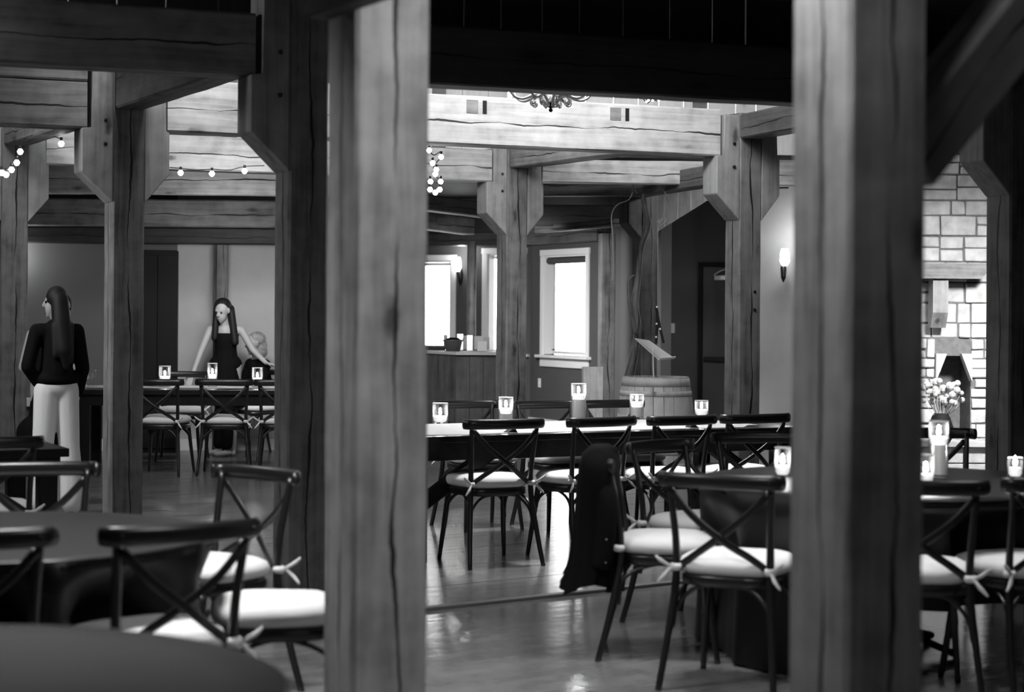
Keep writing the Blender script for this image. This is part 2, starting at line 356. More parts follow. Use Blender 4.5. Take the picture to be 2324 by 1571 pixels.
# ceilings
def slab(name, pts, z, mat, th=0.06):
    bm = bmesh.new(); a = [bm.verts.new((x, y, z)) for x, y in pts]; b = [bm.verts.new((x, y, z+th)) for x, y in pts]
    bm.faces.new(a); bm.faces.new(b[::-1]); n = len(a)
    for i in range(n): bm.faces.new((a[i], a[(i+1) % n], b[(i+1) % n], b[i]))
    return struct(mk(name, bm, mat))
def line_at(p, q, x): t = (x-p.x)/(q.x-p.x); return p.y+(q.y-p.y)*t
BR = (B_c, R_c)
XL, XR = -9.5, 9.0
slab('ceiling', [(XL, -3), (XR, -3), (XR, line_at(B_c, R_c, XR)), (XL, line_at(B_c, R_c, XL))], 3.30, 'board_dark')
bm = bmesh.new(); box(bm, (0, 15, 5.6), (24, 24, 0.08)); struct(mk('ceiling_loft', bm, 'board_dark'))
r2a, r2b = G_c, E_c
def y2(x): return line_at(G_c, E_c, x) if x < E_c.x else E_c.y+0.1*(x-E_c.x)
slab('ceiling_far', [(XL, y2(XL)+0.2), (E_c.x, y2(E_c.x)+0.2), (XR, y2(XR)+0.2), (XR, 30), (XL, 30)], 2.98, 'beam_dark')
# loft front: dark upright boards over the row-0 beam
loft = thing('loft_railing', 'dark upright board wall above the near ceiling beam', 'partition', (B_c.x, B_c.y, 0), math.atan2(R_c.y-B_c.y, R_c.x-B_c.x))
x = -8.6; 
while x < 8.5:
    wv = random.uniform(0.2, 0.3)
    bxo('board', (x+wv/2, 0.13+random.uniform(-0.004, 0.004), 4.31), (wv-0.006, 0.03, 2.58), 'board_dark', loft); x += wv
# bright board wall above row 2
for nm, a, b, lab in (('board_wall', (-6.5, y2(-6.5)), (E_c.x, y2(E_c.x)), 'pale upright board wall high above the bar, behind the chandelier'), ('board_wall', (E_c.x, y2(E_c.x)), (6.0, y2(6.0)), 'pale upright board wall high above the barrel')):
    dx, dy = b[0]-a[0], b[1]-a[1]; L = math.hypot(dx, dy); t = thing(nm, lab, 'partition', (a[0], a[1], 0), math.atan2(dy, dx)); x = 0
    while x < L:
        wv = random.choice((0.2, 0.24, 0.27)); wv = min(wv, L-x)
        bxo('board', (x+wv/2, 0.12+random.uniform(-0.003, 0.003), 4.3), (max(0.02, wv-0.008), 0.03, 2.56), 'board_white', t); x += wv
    for q in (0.30, 0.62, 0.9):
        bxo('batten', (L*q, 0.09, 4.3), (0.13, 0.03, 2.56), 'beam_mid', t)

# outer walls
wl = seg('wall_left', (XL, -3), (XL, 30), 0, 5.6, -0.15, 'paint_mid')
wr = seg('wall_right', (XR, -3), (XR, 30), 0, 5.6, 0.15, 'paint_mid')
wb = seg('wall_behind', (XL, -3), (XR, -3), 0, 5.6, -0.15, 'paint_mid')
# left back wall
def g2(x, s): p = at(x, s, 1.5); return (p.x, p.y)
WA, WB, WC = (XL, 18.75), g2(402, 215), g2(700, 213)
seg('wall_back_left', WA, WB, 0, 3.0, 0.15, 'paint_mid')
seg('wall_back_middle', WB, WC, 0, 3.0, 0.15, 'paint_light')
WD, WE, WF, WG = g2(850, 168), g2(1068, 172), g2(1204, 175), g2(1386, 190)
seg('wall_side_bar', WC, WD, 0, 3.0, 0.15, 'paint_mid')
# bay walls with windows
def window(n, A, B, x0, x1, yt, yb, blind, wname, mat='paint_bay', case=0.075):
    A3 = Vector((A[0], A[1], 0)); B3 = Vector((B[0], B[1], 0)); L = (B3-A3).length; d = (B3-A3).normalized()
    p0 = on_line(x0, yt, A, B); p1 = on_line(x1, yt, A, B); q = on_line((x0+x1)/2, yb, A, B)
    a0 = (Vector((p0.x, p0.y, 0))-A3).dot(d); a1 = (Vector((p1.x, p1.y, 0))-A3).dot(d); zt = (p0.z+p1.z)/2; zb = q.z
    rz = math.atan2(d.y, d.x)
    seg(wname, A, B, 0, 3.0, 0.15, mat, [(a0+case, a1-case, zb+0.02, zt-case)])
    t = bpy.data.objects.new('window_%d' % n, None); COL.objects.link(t); t.location = A3; t.rotation_euler = (0, 0, rz); t['kind'] = 'structure'
    mid = (a0+a1)/2; W = a1-a0
    bxo('casing', (mid, -0.012, zt-case/2), (W+0.02, 0.03, case), 'trim_white', t, 0.004)
    for a in (a0+case/2, a1-case/2): bxo('casing', (a, -0.012, (zt+zb)/2-case/2), (case, 0.026, zt-zb-case-0.002), 'trim_white', t, 0.004)
    bxo('sill', (mid, -0.03, zb), (W+0.10, 0.09, 0.035), 'trim_white', t, 0.006)
    bxo('apron', (mid, -0.012, zb-0.075), (W, 0.025, 0.11), 'trim_white', t, 0.004)
    for a in (a0+case+0.012, a1-case-0.012): bxo('jamb', (a, 0.075, (zt+zb-case)/2+0.01), (0.022, 0.15, zt-zb-case-0.03), 'trim_white', t)
    bxo('jamb', (mid, 0.075, zt-case-0.012), (W-2*case, 0.15, 0.02), 'trim_white', t)
    f = bxo('sash', (mid, 0.11, zb+0.05), (W-2*case-0.05, 0.03, 0.04), 'trim_white', t)
    bxo('sash', (mid, 0.11, zt-case-0.045), (W-2*case-0.05, 0.03, 0.04), 'trim_white', t)
    bxo('pane', (mid, 0.12, (zt+zb-case)/2), (W-2*case-0.05, 0.005, zt-zb-case-0.06), 'pane_glass', t)
    if blind:
        bm = bmesh.new(); sweep(bm, [(a0+case+0.03, 0.05, zt-case-0.065), (mid, 0.05, zt-case-0.065), (a1-case-0.03, 0.05, zt-case-0.065)], 0.042, 10); mk('blind_roll', bm, 'blind', t)
        bxo('blind_bar', (mid, 0.1, zb+0.085), (W-2*case-0.08, 0.015, 0.014), 'blind', t)
    l = bpy.data.lights.new('window_daylight', 'AREA'); l.shape = 'RECTANGLE'; l.size = W-2*case; l.size_y = zt-zb-case; l.cycles.is_portal = True; l.energy = 10
    o = bpy.data.objects.new('window_daylight', l); COL.objects.link(o); m = A3+d*mid+Vector((-d.y, d.x, 0))*0.2; o.location = (m.x, m.y, (zt+zb)/2)
    o.rotation_euler = Vector((d.y, -d.x, 0)).to_track_quat('-Z', 'Y').to_euler()
    return t
window(1, WD, WE, 915, 1036, 579, 812, False, 'wall_bay_left')
window(2, WE, WF, 1096, 1196, 563, 806, False, 'wall_bay_middle')
window(3, WF, WG, 1230, 1339, 565, 811, True, 'wall_bay_right')
WH = g2(1408, 190); WI = g2(1500, 196)
seg('wall_pilaster', WG, WH, 0, 3.0, 0.15, 'paint_mid')
WJ, WK = g2(1440, 182), g2(1724, 186)
seg('wall_stage', WH, WI, 0, 3.0, 0.15, 'paint_mid')
WM = g2(1723, 190)
# dark wall with door
p0 = on_line(1588, 600, WJ, WK); p1 = on_line(1655, 600, WJ, WK)
seg('wall_door', WJ, WK, 0, 3.0, 0.15, 'paint_dark')
A3 = Vector((*WJ, 0)); d = (Vector((*WK, 0))-A3).normalized(); rz = math.atan2(d.y, d.x)
door = bpy.data.objects.new('door_1', None); COL.objects.link(door); door.location = (p0.x, p0.y, 0); door.rotation_euler = (0, 0, rz); door['kind'] = 'structure'
for x_, w_ in ((0.02, 0.05), (0.98, 0.05)): bxo('door_frame', (x_, -0.02, 1.03), (w_, 0.05, 2.06), 'paint_black', door, 0.004)
bxo('door_frame', (0.5, -0.02, 2.085), (1.01, 0.05, 0.05), 'paint_black', door, 0.004)
bxo('door_leaf', (0.5, -0.01, 1.03), (0.9, 0.03, 2.04), 'paint_dark', door, 0.003)
bxo('push_bar', (0.45, -0.06, 0.92), (0.75, 0.05, 0.06), 'metal_dark', door, 0.012)
bxo('door_closer', (0.32, -0.06, 1.92), (0.24, 0.06, 0.06), 'metal_light', door, 0.01)
bm = bmesh.new(); sweep(bm, [(0.2, -0.08, 1.95), (0.28, -0.12, 2.0), (0.36, -0.06, 2.03)], 0.01); mk('closer_arm', bm, 'metal_light', door)
# light wall right of the barrel post
seg('wall_sconce', g2(1724, 200), g2(1905, 206), 0, 3.6, 0.15, 'paint_light')
seg('wall_fireplace_side', g2(1905, 206), g2(2026, 232), 0, 3.6, 0.15, 'paint_light')
seg('wall_back_right', (at(2460, 245).x, 4200/245+0.06), (XR, 4200/245+0.06), 0, 5.6, 0.15, 'paint_mid')
# baseboards
def baseboard(n, A, B):
    L = math.hypot(B[0]-A[0], B[1]-A[1]); o = bxo('baseboard_'+n, (L/2, -0.012, 0.06), (L, 0.024, 0.12), 'trim_white', rz=math.atan2(B[1]-A[1], B[0]-A[0]), loc=(A[0], A[1], 0)); struct(o)
baseboard('back_left', WA, WB); baseboard('back_middle', WB, WC); baseboard('bay_right', WF, WG)

# ---------------------------------------------------------------- BEAMS
def ext(p, q, a, b):  # extend the segment p-q by a before and b after
    d = (q-p).normalized(); return p-d*a, q+d*b
def gap(p, q, a, b): return ext(p, q, -a, -b)
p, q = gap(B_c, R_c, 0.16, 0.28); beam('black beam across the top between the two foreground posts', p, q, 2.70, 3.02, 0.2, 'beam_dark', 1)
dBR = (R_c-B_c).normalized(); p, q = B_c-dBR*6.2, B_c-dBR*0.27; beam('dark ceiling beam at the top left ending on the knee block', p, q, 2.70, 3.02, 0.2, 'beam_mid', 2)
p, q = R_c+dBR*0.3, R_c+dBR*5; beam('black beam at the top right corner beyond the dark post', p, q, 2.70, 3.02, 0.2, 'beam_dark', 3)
p, q = gap(T_c, F_c, 0.27, 0.26)
MB = beam('long pale cracked main beam under the chandelier', p, q, 2.70, 3.06, 0.2, 'beam_wood', 4)
L = (q-p).length
for t_ in (0.52, 0.79, 0.3): bxo('mortise_block', (L*t_, -0.098, 0.10), (0.09, 0.012, 0.095), 'beam_mid', MB)
for t_ in (0.545, 0.815): bxo('mortise_gap', (L*t_-0.01, -0.0985, 0.10), (0.03, 0.012, 0.095), 'paint_black', MB)
dTF = (F_c-T_c).normalized(); p, q = T_c-dTF*5, T_c-dTF*0.27; beam('knotty beam left of the post by the standing woman', p, q, 2.70, 3.01, 0.2, 'post_beam', 5); beam('upper knotty beam stacked under the top left beam', p, q, 3.015, 3.28, 0.2, 'post_beam', 55)
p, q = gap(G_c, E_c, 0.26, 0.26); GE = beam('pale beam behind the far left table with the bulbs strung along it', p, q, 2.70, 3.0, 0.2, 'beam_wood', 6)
dGE = (E_c-G_c).normalized(); p, q = G_c-dGE*3, G_c-dGE*0.26; beam('beam left of the far left edge post', p, q, 2.70, 3.0, 0.2, 'beam_wood', 7)
p = E_c+Vector((0.28, 0.02, 0)); q = Vector((3.6, y2(3.6), 0)); beam('slim pale beam right of the bar post', p, q, 2.71, 2.93, 0.16, 'beam_wood', 8)
for nm, a, b, m_, sd, lab in (('x', B_c, T_c, 'beam_brown', 9, 'beam running back from the dark post to the left post'), ('x', T_c, G_c, 'beam_mid', 10, 'beam running back to the far left edge post'), ('x', F_c, E_c, 'beam_mid', 11, 'stained beam between the barrel post and the bar post'), ('x', R_c, F_c, 'beam_brown', 12, 'dark beam joining the barrel post towards the right')):
    p, q = gap(a, b, 0.13, 0.13); beam(lab, p, q, 2.84, 3.27 if sd == 9 else 3.03, 0.2, m_, sd)
# headers on the far left
hp, hq = g2(-400, 230), g2(760, 227); beam('thick pale header beam over the far left table', hp, hq, 2.63, 2.93, 0.2, 'beam_wood', 14)
hp, hq = g2(-400, 221), g2(760, 218); beam('lower header beam just above the far left wall', hp, hq, 2.34, 2.62, 0.2, 'beam_mid', 15)
hp, hq = g2(-400, 219), g2(760, 216); beam('dark soffit timber along the top of the far left wall', hp, hq, 2.17, 2.335, 0.3, 'beam_dark', 16)
# far timbers over the bar
for i, (xa, sa, xb, sb, zb, zt, m_, lab) in enumerate((
    (905, 228, 1180, 196, 2.52, 2.68, 'beam_brown', 'slanting rafter beam above the bar, nearer one'),
    (905, 205, 1062, 186, 2.42, 2.62, 'beam_brown', 'short rafter beam above the left far window'),
    (1200, 200, 1390, 200, 2.46, 2.70, 'beam_dark', 'dark beam above the far right window'),
    (1225, 196, 1405, 214, 2.40, 2.48, 'beam_brown', 'thin slanting rafter beam near the driftwood post'),
    (1130, 222, 1460, 226, 2.66, 2.90, 'beam_brown', 'horizontal beam behind the bar post, with a mortise'),
    (1440, 222, 1640, 250, 2.66, 2.85, 'beam_brown', 'beam above the pale stair boards'))):
    a, b = g2(xa, sa), g2(xb, sb); beam(lab, a, b, zb, zt, 0.16, m_, 30+i)
for i, (a, b, zt) in enumerate(((WD, WE, 2.52), (WE, WF, 2.52), (WF, WG, 2.56))):
    n = Vector((b[0]-a[0], b[1]-a[1], 0)).normalized(); n = Vector((n.y, -n.x, 0))*0.11
    beam(('wall plate over the left far window', 'wall plate over the middle far window', 'wall plate over the right far window')[i], (a[0]+n.x, a[1]+n.y), (b[0]+n.x, b[1]+n.y), 2.34, zt, 0.18, 'beam_brown', 40+i)

# brace on the right foreground post
t = thing('timber_brace', 'dark diagonal brace rising right from the foreground post', 'beam', (C_c.x, C_c.y, 0), TH)
br = timber('brace_timber', 'beam_mid', 1.78, 0.16, 0.17, t, 'X', 50); br.location = (0.12, 0, 1.88); br.rotation_euler = (0, -math.radians(46), 0)
# timber end above the left foreground post
a = A_c-U*0.18+V*0.03; beam('dark beam end jutting out at the top of the left foreground post', a, a-V*1.6, 2.37, 2.60, 0.09, 'beam_dark', 51)
p, q = A_c+U*0.13, C_c-U*0
# post behind, driftwood post etc.
H_POST, H_c = post('dark square post wrapped by a driftwood trunk behind the barrel', 1456, 222, 0.20, 2.9, 'trunk_wood', seed=61)
corbel(H_POST, '-u', 0.20, 2.72, 0, 2.4, 2.24, out=0.16, mat='trunk_wood')
J_POST, J_c = post('flat wooden wall post between the window and the driftwood post', 1364, 196, 0.17, 2.4, 'post_wood', ang=math.radians(10), seed=67)
K_POST, K_c = post('slim wall post behind the dark haired woman', 494, 219, 0.12, 2.16, 'post_wood', ang=math.radians(35), seed=71)
bm = bmesh.new(); c = at(1068, 186, 0); lathe(bm, [(0.062, 0), (0.058, 0.8), (0.055, 1.6), (0.056, 2.34)], 14, c)
tag(mk('log_post', bm, 'trunk_wood', smooth=True), 'thin round log post between the two left far windows', 'post')
# driftwood trunk and vines
t = thing('driftwood_trunk', 'twisted driftwood trunk climbing the post behind the barrel', 'driftwood', at(1440, 228, 0))
def rel(x, y, s, o): return P(x, y, s)-o.location
bm = bmesh.new(); sweep(bm, [rel(1428, 985, 230, t)]+[rel(*a, t) for a in ((1424, 880, 230), (1440, 800, 230), (1447, 740, 230), (1441, 690, 230), (1450, 620, 230), (1456, 560, 231), (1470, 512, 231), (1466, 480, 231), (1458, 440, 231))], [0.07, 0.055, 0.04, 0.032, 0.04, 0.026, 0.024, 0.036, 0.03, 0.024], 9); mk('trunk', bm, 'trunk_wood', t, smooth=True)
bm = bmesh.new(); sweep(bm, [rel(*a, t) for a in ((1444, 760, 231), (1430, 700, 232), (1427, 640, 232), (1440, 625, 232))], [0.022, 0.02, 0.015, 0.009], 7); mk('branch', bm, 'trunk_wood', t, smooth=True)
t = thing('vine_garland', 'pale looping vine and thin cable hanging from the beam above the driftwood post', 'garland', at(1420, 236, 2.5))
for pts in (((1432, 412), (1436, 430), (1428, 452), (1400, 466), (1388, 490), (1391, 540), (1392, 600), (1390, 640)), ((1438, 412), (1440, 428), (1446, 438)), ((1500, 420), (1512, 445), (1520, 470), (1514, 500), (1494, 515)), ((1494, 512), (1504, 495), (1506, 480)), ((1492, 505), (1500, 498), (1510, 500))):  # the first, long strand is the thin cable
    bm = bmesh.new(); sweep(bm, [rel(a, b, 236, t) for a, b in pts], 0.0055, 6); mk('vine_strand', bm, 'vine', t, smooth=True)

# pale stair boards
A_, B_ = g2(1480, 206), g2(1660, 214)
t = thing('stair_side', 'pale upright boards with a slanting lower edge behind the barrel post', 'panel', (A_[0], A_[1], 0), math.atan2(B_[1]-A_[1], B_[0]-A_[0]))
L = math.hypot(B_[0]-A_[0], B_[1]-A_[1]); nb = 6
for i in range(nb):
    a, b = L*i/nb, L*(i+1)/nb-0.016; z = lambda x_: 2.36+(x_/L)*0.50
    bm = bmesh.new(); prism(bm, [(a, z(a)), (b, z(b)), (b, 2.96), (a, 2.96)], 0, 0.03); mk('board', bm, 'panel_board', t)

# stone fireplace: every stone its own part
FS = 245.0; fx0, fx1 = at(2040, FS).x, at(2460, FS).x; fy = FPX/FS
bm = bmesh.new(); oa, ob_ = at(2122, FS).x, at(2204, FS).x
hz0, hz1 = 0.34, P(2160, 808, FS).z
box(bm, ((fx0+oa)/2, fy+0.3, 1.85), (oa-fx0, 0.5, 3.7)); box(bm, ((fx1+ob_)/2, fy+0.3, 1.85), (fx1-ob_, 0.5, 3.7)); box(bm, ((oa+ob_)/2, fy+0.3, (hz1+3.7)/2), (ob_-oa, 0.5, 3.7-hz1)); box(bm, ((oa+ob_)/2, fy+0.5, 0.7), (ob_-oa, 0.1, 1.4))
fire = thing('stone_fireplace', 'brightly lit pale stone fireplace wall at the right', 'fireplace', (fx0, fy, 0))
o = mk('mortar_bed', bm, 'mortar', fire); o.matrix_parent_inverse = Matrix.Translation((-fx0, -fy, 0))
z = 0.34
while z < 3.5:
    hh = random.choice((0.09, 0.14, 0.19, 0.24)); x = 0.0; W = fx1-fx0
    while x < W-0.05:
        ww = random.uniform(0.12, 0.40); ww = min(ww, W-x); a, b = x, x+ww
        spans = [(a, b)]
        if z < hz1-0.02 or z+hh < hz1:
            la, lb = oa-fx0, ob_-fx0; spans = [(max(a, s0), min(b, s1)) for s0, s1 in ((-1, la), (lb, 99)) if min(b, s1)-max(a, s0) > 0.04]
        for a2, b2 in spans:
            sub = [(z, z+hh)]
            if hh > 0.18 and random.random() < 0.6: m_ = z+hh*random.uniform(0.4, 0.6); sub = [(z, m_), (m_, z+hh)]
            for z2, z3 in sub:
                bm = bmesh.new(); dpt = random.uniform(0.03, 0.065); box(bm, ((a2+b2)/2, 0.05-dpt/2+0.02, (z2+z3)/2), (b2-a2-0.014, dpt, z3-z2-0.014))
                for v in bm.verts: v.co += Vector([random.uniform(-0.006, 0.006) for _ in range(3)])
                bmesh.ops.bevel(bm, geom=bm.edges[:], offset=0.008, segments=1, affect='EDGES'); mk('stone', bm, 'stone', fire)
        x += ww
    z += hh
bm = bmesh.new(); prism(bm, [(oa-fx0, hz1-0.24), (oa-fx0, hz1+0.02), (oa-fx0+0.10, hz1+0.02)], -0.02, 0.1); mk('arch_stone', bm, 'stone', fire); bm = bmesh.new(); prism(bm, [(ob_-fx0, hz1-0.24), (ob_-fx0-0.10, hz1+0.02), (ob_-fx0, hz1+0.02)], -0.02, 0.1); mk('arch_stone', bm, 'stone', fire)
for i in range(7):
    x = i*(fx1-fx0)/7; bxo('hearth_stone', (x+0.12, -0.27, 0.325), ((fx1-fx0)/7-0.01, 0.5, 0.05), 'stone', fire, 0.008)
    for k_ in range(2): bxo('hearth_stone', (x+0.12, -0.25, 0.075+k_*0.15), ((fx1-fx0)/7-0.012, 0.42, 0.14), 'stone', fire, 0.008)
mz0, mz1 = P(2150, 632, 250).z, P(2150, 597, 250).z; mx = at(2240, 250).x
t = thing('mantel_shelf', 'thick timber mantel shelf with one chamfered end on the stone fireplace', 'mantel', (mx, fy-0.02, 0))
bm = bmesh.new(); prism(bm, [(-0.84, mz0+0.05), (-0.79, mz0), (-0.05, mz0), (0, mz0+0.05), (0, mz1), (-0.84, mz1)], -0.26, -0.01); mk('shelf_beam', bm, 'beam_mid', t)
bx = at(2147, 252).x-mx; bm = bmesh.new(); b0 = P(2147, 745, 252).z; prism(bm, [(-0.01, b0), (-0.01, mz0-0.003), (-0.2, mz0-0.003), (-0.2, b0+0.14), (-0.10, b0)], -0.07, 0.07)
mk('bracket', bm, 'corbel_wood', t, (bx, 0, 0), (0, 0, PI/2))
t2 = thing('dried_flower_vase', 'dark vase of pale dried flowers on the stone hearth', 'vase', at(2135, 258, 0.352))
bm = bmesh.new(); lathe(bm, [(0.07, 0), (0.10, 0.05), (0.11, 0.15), (0.08, 0.24), (0.06, 0.27)], 16); mk('vase_body', bm, 'paint_black', t2, smooth=True)
for i in range(34):
    a = random.uniform(0, 2*PI); r = random.uniform(0.03, 0.2); h = random.uniform(0.34, 0.56); e = Vector((r*math.cos(a), r*math.sin(a)*0.6, h)); bm = bmesh.new()
    sweep(bm, [(0, 0, 0.2), e*0.6+Vector((0, 0, 0.06)), e], 0.003, 5, 2); sphere(bm, e, random.uniform(0.02, 0.042), 7, 5); mk('flower_stem', bm, 'leaf_dry', t2)

# bar counter
b0, b1, b2 = Vector((*g2(900, 208), 0)), Vector((*g2(1036, 222), 0)), Vector((*g2(1160, 221), 0))
bar = thing('bar_counter', 'wooden bar counter with upright boards below the far windows', 'bar counter', b1)
TOPZ = P(1040, 799, 222).z
bm = bmesh.new(); pts = [b0-b1, Vector((0, 0, 0)), b2-b1, b2-b1+Vector((0, 0.62, 0)), Vector((0, 0.65, 0)), b0-b1+Vector((0.05, 0.62, 0))]
c_ = [(p_+Vector((0, -0.04, 0)) if i < 3 else p_) for i, p_ in enumerate(pts)]
a_ = [bm.verts.new((p_.x, p_.y, TOPZ-0.03)) for p_ in c_]; d_ = [bm.verts.new((p_.x, p_.y, TOPZ)) for p_ in c_]; bm.faces.new(a_); bm.faces.new(d_)
for i in range(6): bm.faces.new((a_[i], a_[(i+1) % 6], d_[(i+1) % 6], d_[i]))
mk('counter_top', bm, 'ceramic', bar)
for p_, q_ in ((b0, b1), (b1, b2)):
    d = q_-p_; L = d.length; rz = math.atan2(d.y, d.x); n_ = max(3, int(L/0.13))
    for i in range(n_):
        wv = L/n_; bxo('board', (wv*(i+0.5), 0.015+random.uniform(-0.002, 0.002), (TOPZ-0.03)/2), (wv-0.004, 0.03, TOPZ-0.034), 'bar_board', bar, rz=rz, loc=p_-b1)
def on_bar(x, s=214): return at(x, s, TOPZ)
def pillar(x, w_px, y0, label, mat='wax_glow', s=213, cat='candle', name='pillar_candle', sq=False):
    c = on_bar(x, s); h = P(x, y0, s).z-TOPZ; r = w_px/2/s; t = thing(name, label, cat, c)
    bm = bmesh.new()
    if sq: box(bm, (0, 0, h/2), (2*r, 2*r, h), bevel=0.005)
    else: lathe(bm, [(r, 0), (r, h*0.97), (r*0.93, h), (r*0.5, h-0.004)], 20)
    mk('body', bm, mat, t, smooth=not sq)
    bm = bmesh.new(); sweep(bm, [(0, 0, h-0.01), (0.002, 0, h+0.005), (0.004, 0, h+0.018)], 0.0025, 5, 2); mk('wick', bm, 'metal_dark', t) if not sq else bm.free()
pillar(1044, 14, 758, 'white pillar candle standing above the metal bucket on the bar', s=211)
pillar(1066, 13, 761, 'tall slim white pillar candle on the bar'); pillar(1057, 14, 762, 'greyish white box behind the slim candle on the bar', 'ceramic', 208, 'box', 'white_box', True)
pillar(1094, 22, 774, 'front white square box on the bar beside the post', 'page', 216, 'box', 'white_box', True); pillar(1086, 20, 763, 'white box at the back of the bar row', 'page', 207, 'box', 'white_box', True); pillar(1104, 14, 765, 'pale box nearest the post on the bar', 'ceramic', 207, 'box', 'white_box', True)
pillar(1011, 9, 760, 'slim pale bottle standing behind the bucket on the bar', 'ceramic', 208, 'bottle', 'bottle')
t = thing('metal_bucket', 'oval metal bucket filled with dark goods on the bar', 'bucket', on_bar(1028, 217))
bm = bmesh.new(); lathe(bm, [(0.075, 0), (0.098, 0.115), (0.102, 0.118), (0.09, 0.115), (0.07, 0.02)], 20); mk('bucket_body', bm, 'bucket_metal', t, smooth=True)
bm = bmesh.new(); sphere(bm, (0, 0, 0.1), 0.085, 12, 8, (1, 1, 0.55)); mk('dark_filling', bm, 'metal_dark', t)
for sx in (-1, 1): bm = bmesh.new(); sweep(bm, [(sx*0.098, -0.02, 0.10), (sx*0.115, 0, 0.14), (sx*0.098, 0.02, 0.10)], 0.004, 6); mk('handle', bm, 'metal_dark', t)
o = tag(bxo('serving_tray', (0, 0, 0.025), (0.26, 0.2, 0.045), 'metal_dark', loc=on_bar(985, 212), bevel=0.01), 'low dark tray on the bar left of the bucket', 'tray')

# window-side bits
def on_wall(px, py, A, B, name, label, cat, w, h, dep, mat, plug=None):
    p = on_line(px, py, A, B); rz = math.atan2(B[1]-A[1], B[0]-A[0]); t = thing(name, label, cat, p, rz)
    bxo('plate', (0, -dep/2-0.001, 0), (w, dep, h), mat, t, min(dep, w)*0.2)
    bxo('toggle', (0, -dep-0.004, 0), (w*0.3, 0.008, h*0.3), mat, t); return t
on_wall(1225, 869, WF, WG, 'power_outlet', 'small white outlet plate low on the grey wall below the window', 'outlet', 0.07, 0.115, 0.008, 'trim_white')
on_wall(1525, 745, WJ, WK, 'light_switch', 'white switch plate on the dark wall behind the barrel', 'switch', 0.075, 0.12, 0.008, 'trim_white')
on_wall(1500, 553, WJ, WK, 'wall_speaker', 'small grey box high on the dark wall', 'speaker', 0.075, 0.2, 0.08, 'paint_mid')
# wooden box by the window
c = at(1342, 208, 0); t = thing('wooden_pedestal', 'upright pale wooden box against the wall under the far right window', 'pedestal', c, 0.1); hp = P(1342, 832, 208).z
for i in range(3): bxo('board', (-0.072+0.072*i, -0.09, hp/2), (0.07, 0.02, hp), 'panel_board', t)
bxo('box_body', (0, 0.0, hp/2), (0.20, 0.155, hp-0.01), 'panel_board', t)

# sconces
def sconce(c, label, rz, dark=True):
    t = thing('wall_sconce', label, 'wall lamp', c, rz)
    bm = bmesh.new(); sweep(bm, [(0, 0, -0.05), (0, -0.06, -0.08), (0, -0.11, -0.02), (0, -0.11, 0.03)], 0.008, 8); mk('arm', bm, 'metal_dark', t, smooth=True)
    bm = bmesh.new(); lathe(bm, [(0.005, -0.15), (0.03, -0.1), (0.036, 0), (0.012, 0.1)], 12, (0, -0.012, 0)); mk('back_plate', bm, 'metal_dark', t, smooth=True)
    bm = bmesh.new(); lathe(bm, [(0.03, 0.03), (0.055, 0.08), (0.05, 0.17), (0.035, 0.22)], 16, (0, -0.11, 0)); mk('glass_shade', bm, 'lamp_glow', t, smooth=True)
p = on_line(1046, 622, WD, WE); sconce(p, 'lit wall sconce with a dark leaf back between the left windows', math.atan2(WE[1]-WD[1], WE[0]-WD[0])); p2 = p
point('sconce_bulb', (p.x, p.y-0.2, p.z+0.32), 5)
c = P(1777, 600, 204); sconce(Vector((c.x, c.y-0.02, c.z-0.05)), 'lit wall sconce on the light wall beside the right foreground post', 0.0); point('sconce_bulb', (c.x, c.y-0.22, c.z+0.3), 9)
p = on_line(24, 600, WA, WB); sconce(Vector((p.x-0.05, p.y, p.z-0.05)), 'lit wall sconce behind the far left edge post', math.atan2(WB[1]-WA[1], WB[0]-WA[0])); point('sconce_bulb', (p.x, p.y-0.25, p.z+0.1), 9)
# framed light panel and dark speaker high on the light wall (seen beside the right post)
c = P(1777, 355, 212); o = tag(bxo('wall_sign', (0, 0, 0), (0.12, 0.04, 0.14), 'trim_white', loc=c, bevel=0.005), 'small white panel high up beside the right foreground post', 'panel')
c = P(1779, 400, 212); o = tag(bxo('wall_speaker', (0, 0, 0), (0.10, 0.10, 0.27), 'paint_black', loc=c, bevel=0.01), 'black speaker under the small white panel beside the right post', 'speaker')
# dark cabinet on the far left wall
p = on_line(362, 740, WA, WB); t = thing('dark_cabinet', 'tall black cabinet against the far left wall beside the light wall', 'cabinet', (p.x, p.y-0.03, 0), math.atan2(WB[1]-WA[1], WB[0]-WA[0]))
bxo('cabinet_body', (0, -0.16, 1.05), (0.40, 0.3, 2.1), 'paint_black', t, 0.01)
for sx in (-1, 1): bxo('cabinet_door', (sx*0.098, -0.32, 1.05), (0.19, 0.02, 2.0), 'paint_black', t, 0.004)
# white ledge at far left
o = on_line(38, 912, WA, WB); tag(bxo('wall_ledge', (0, -0.05, 0), (0.5, 0.1, 0.09), 'trim_white', loc=o, bevel=0.01), 'short white ledge low on the far left wall', 'ledge')

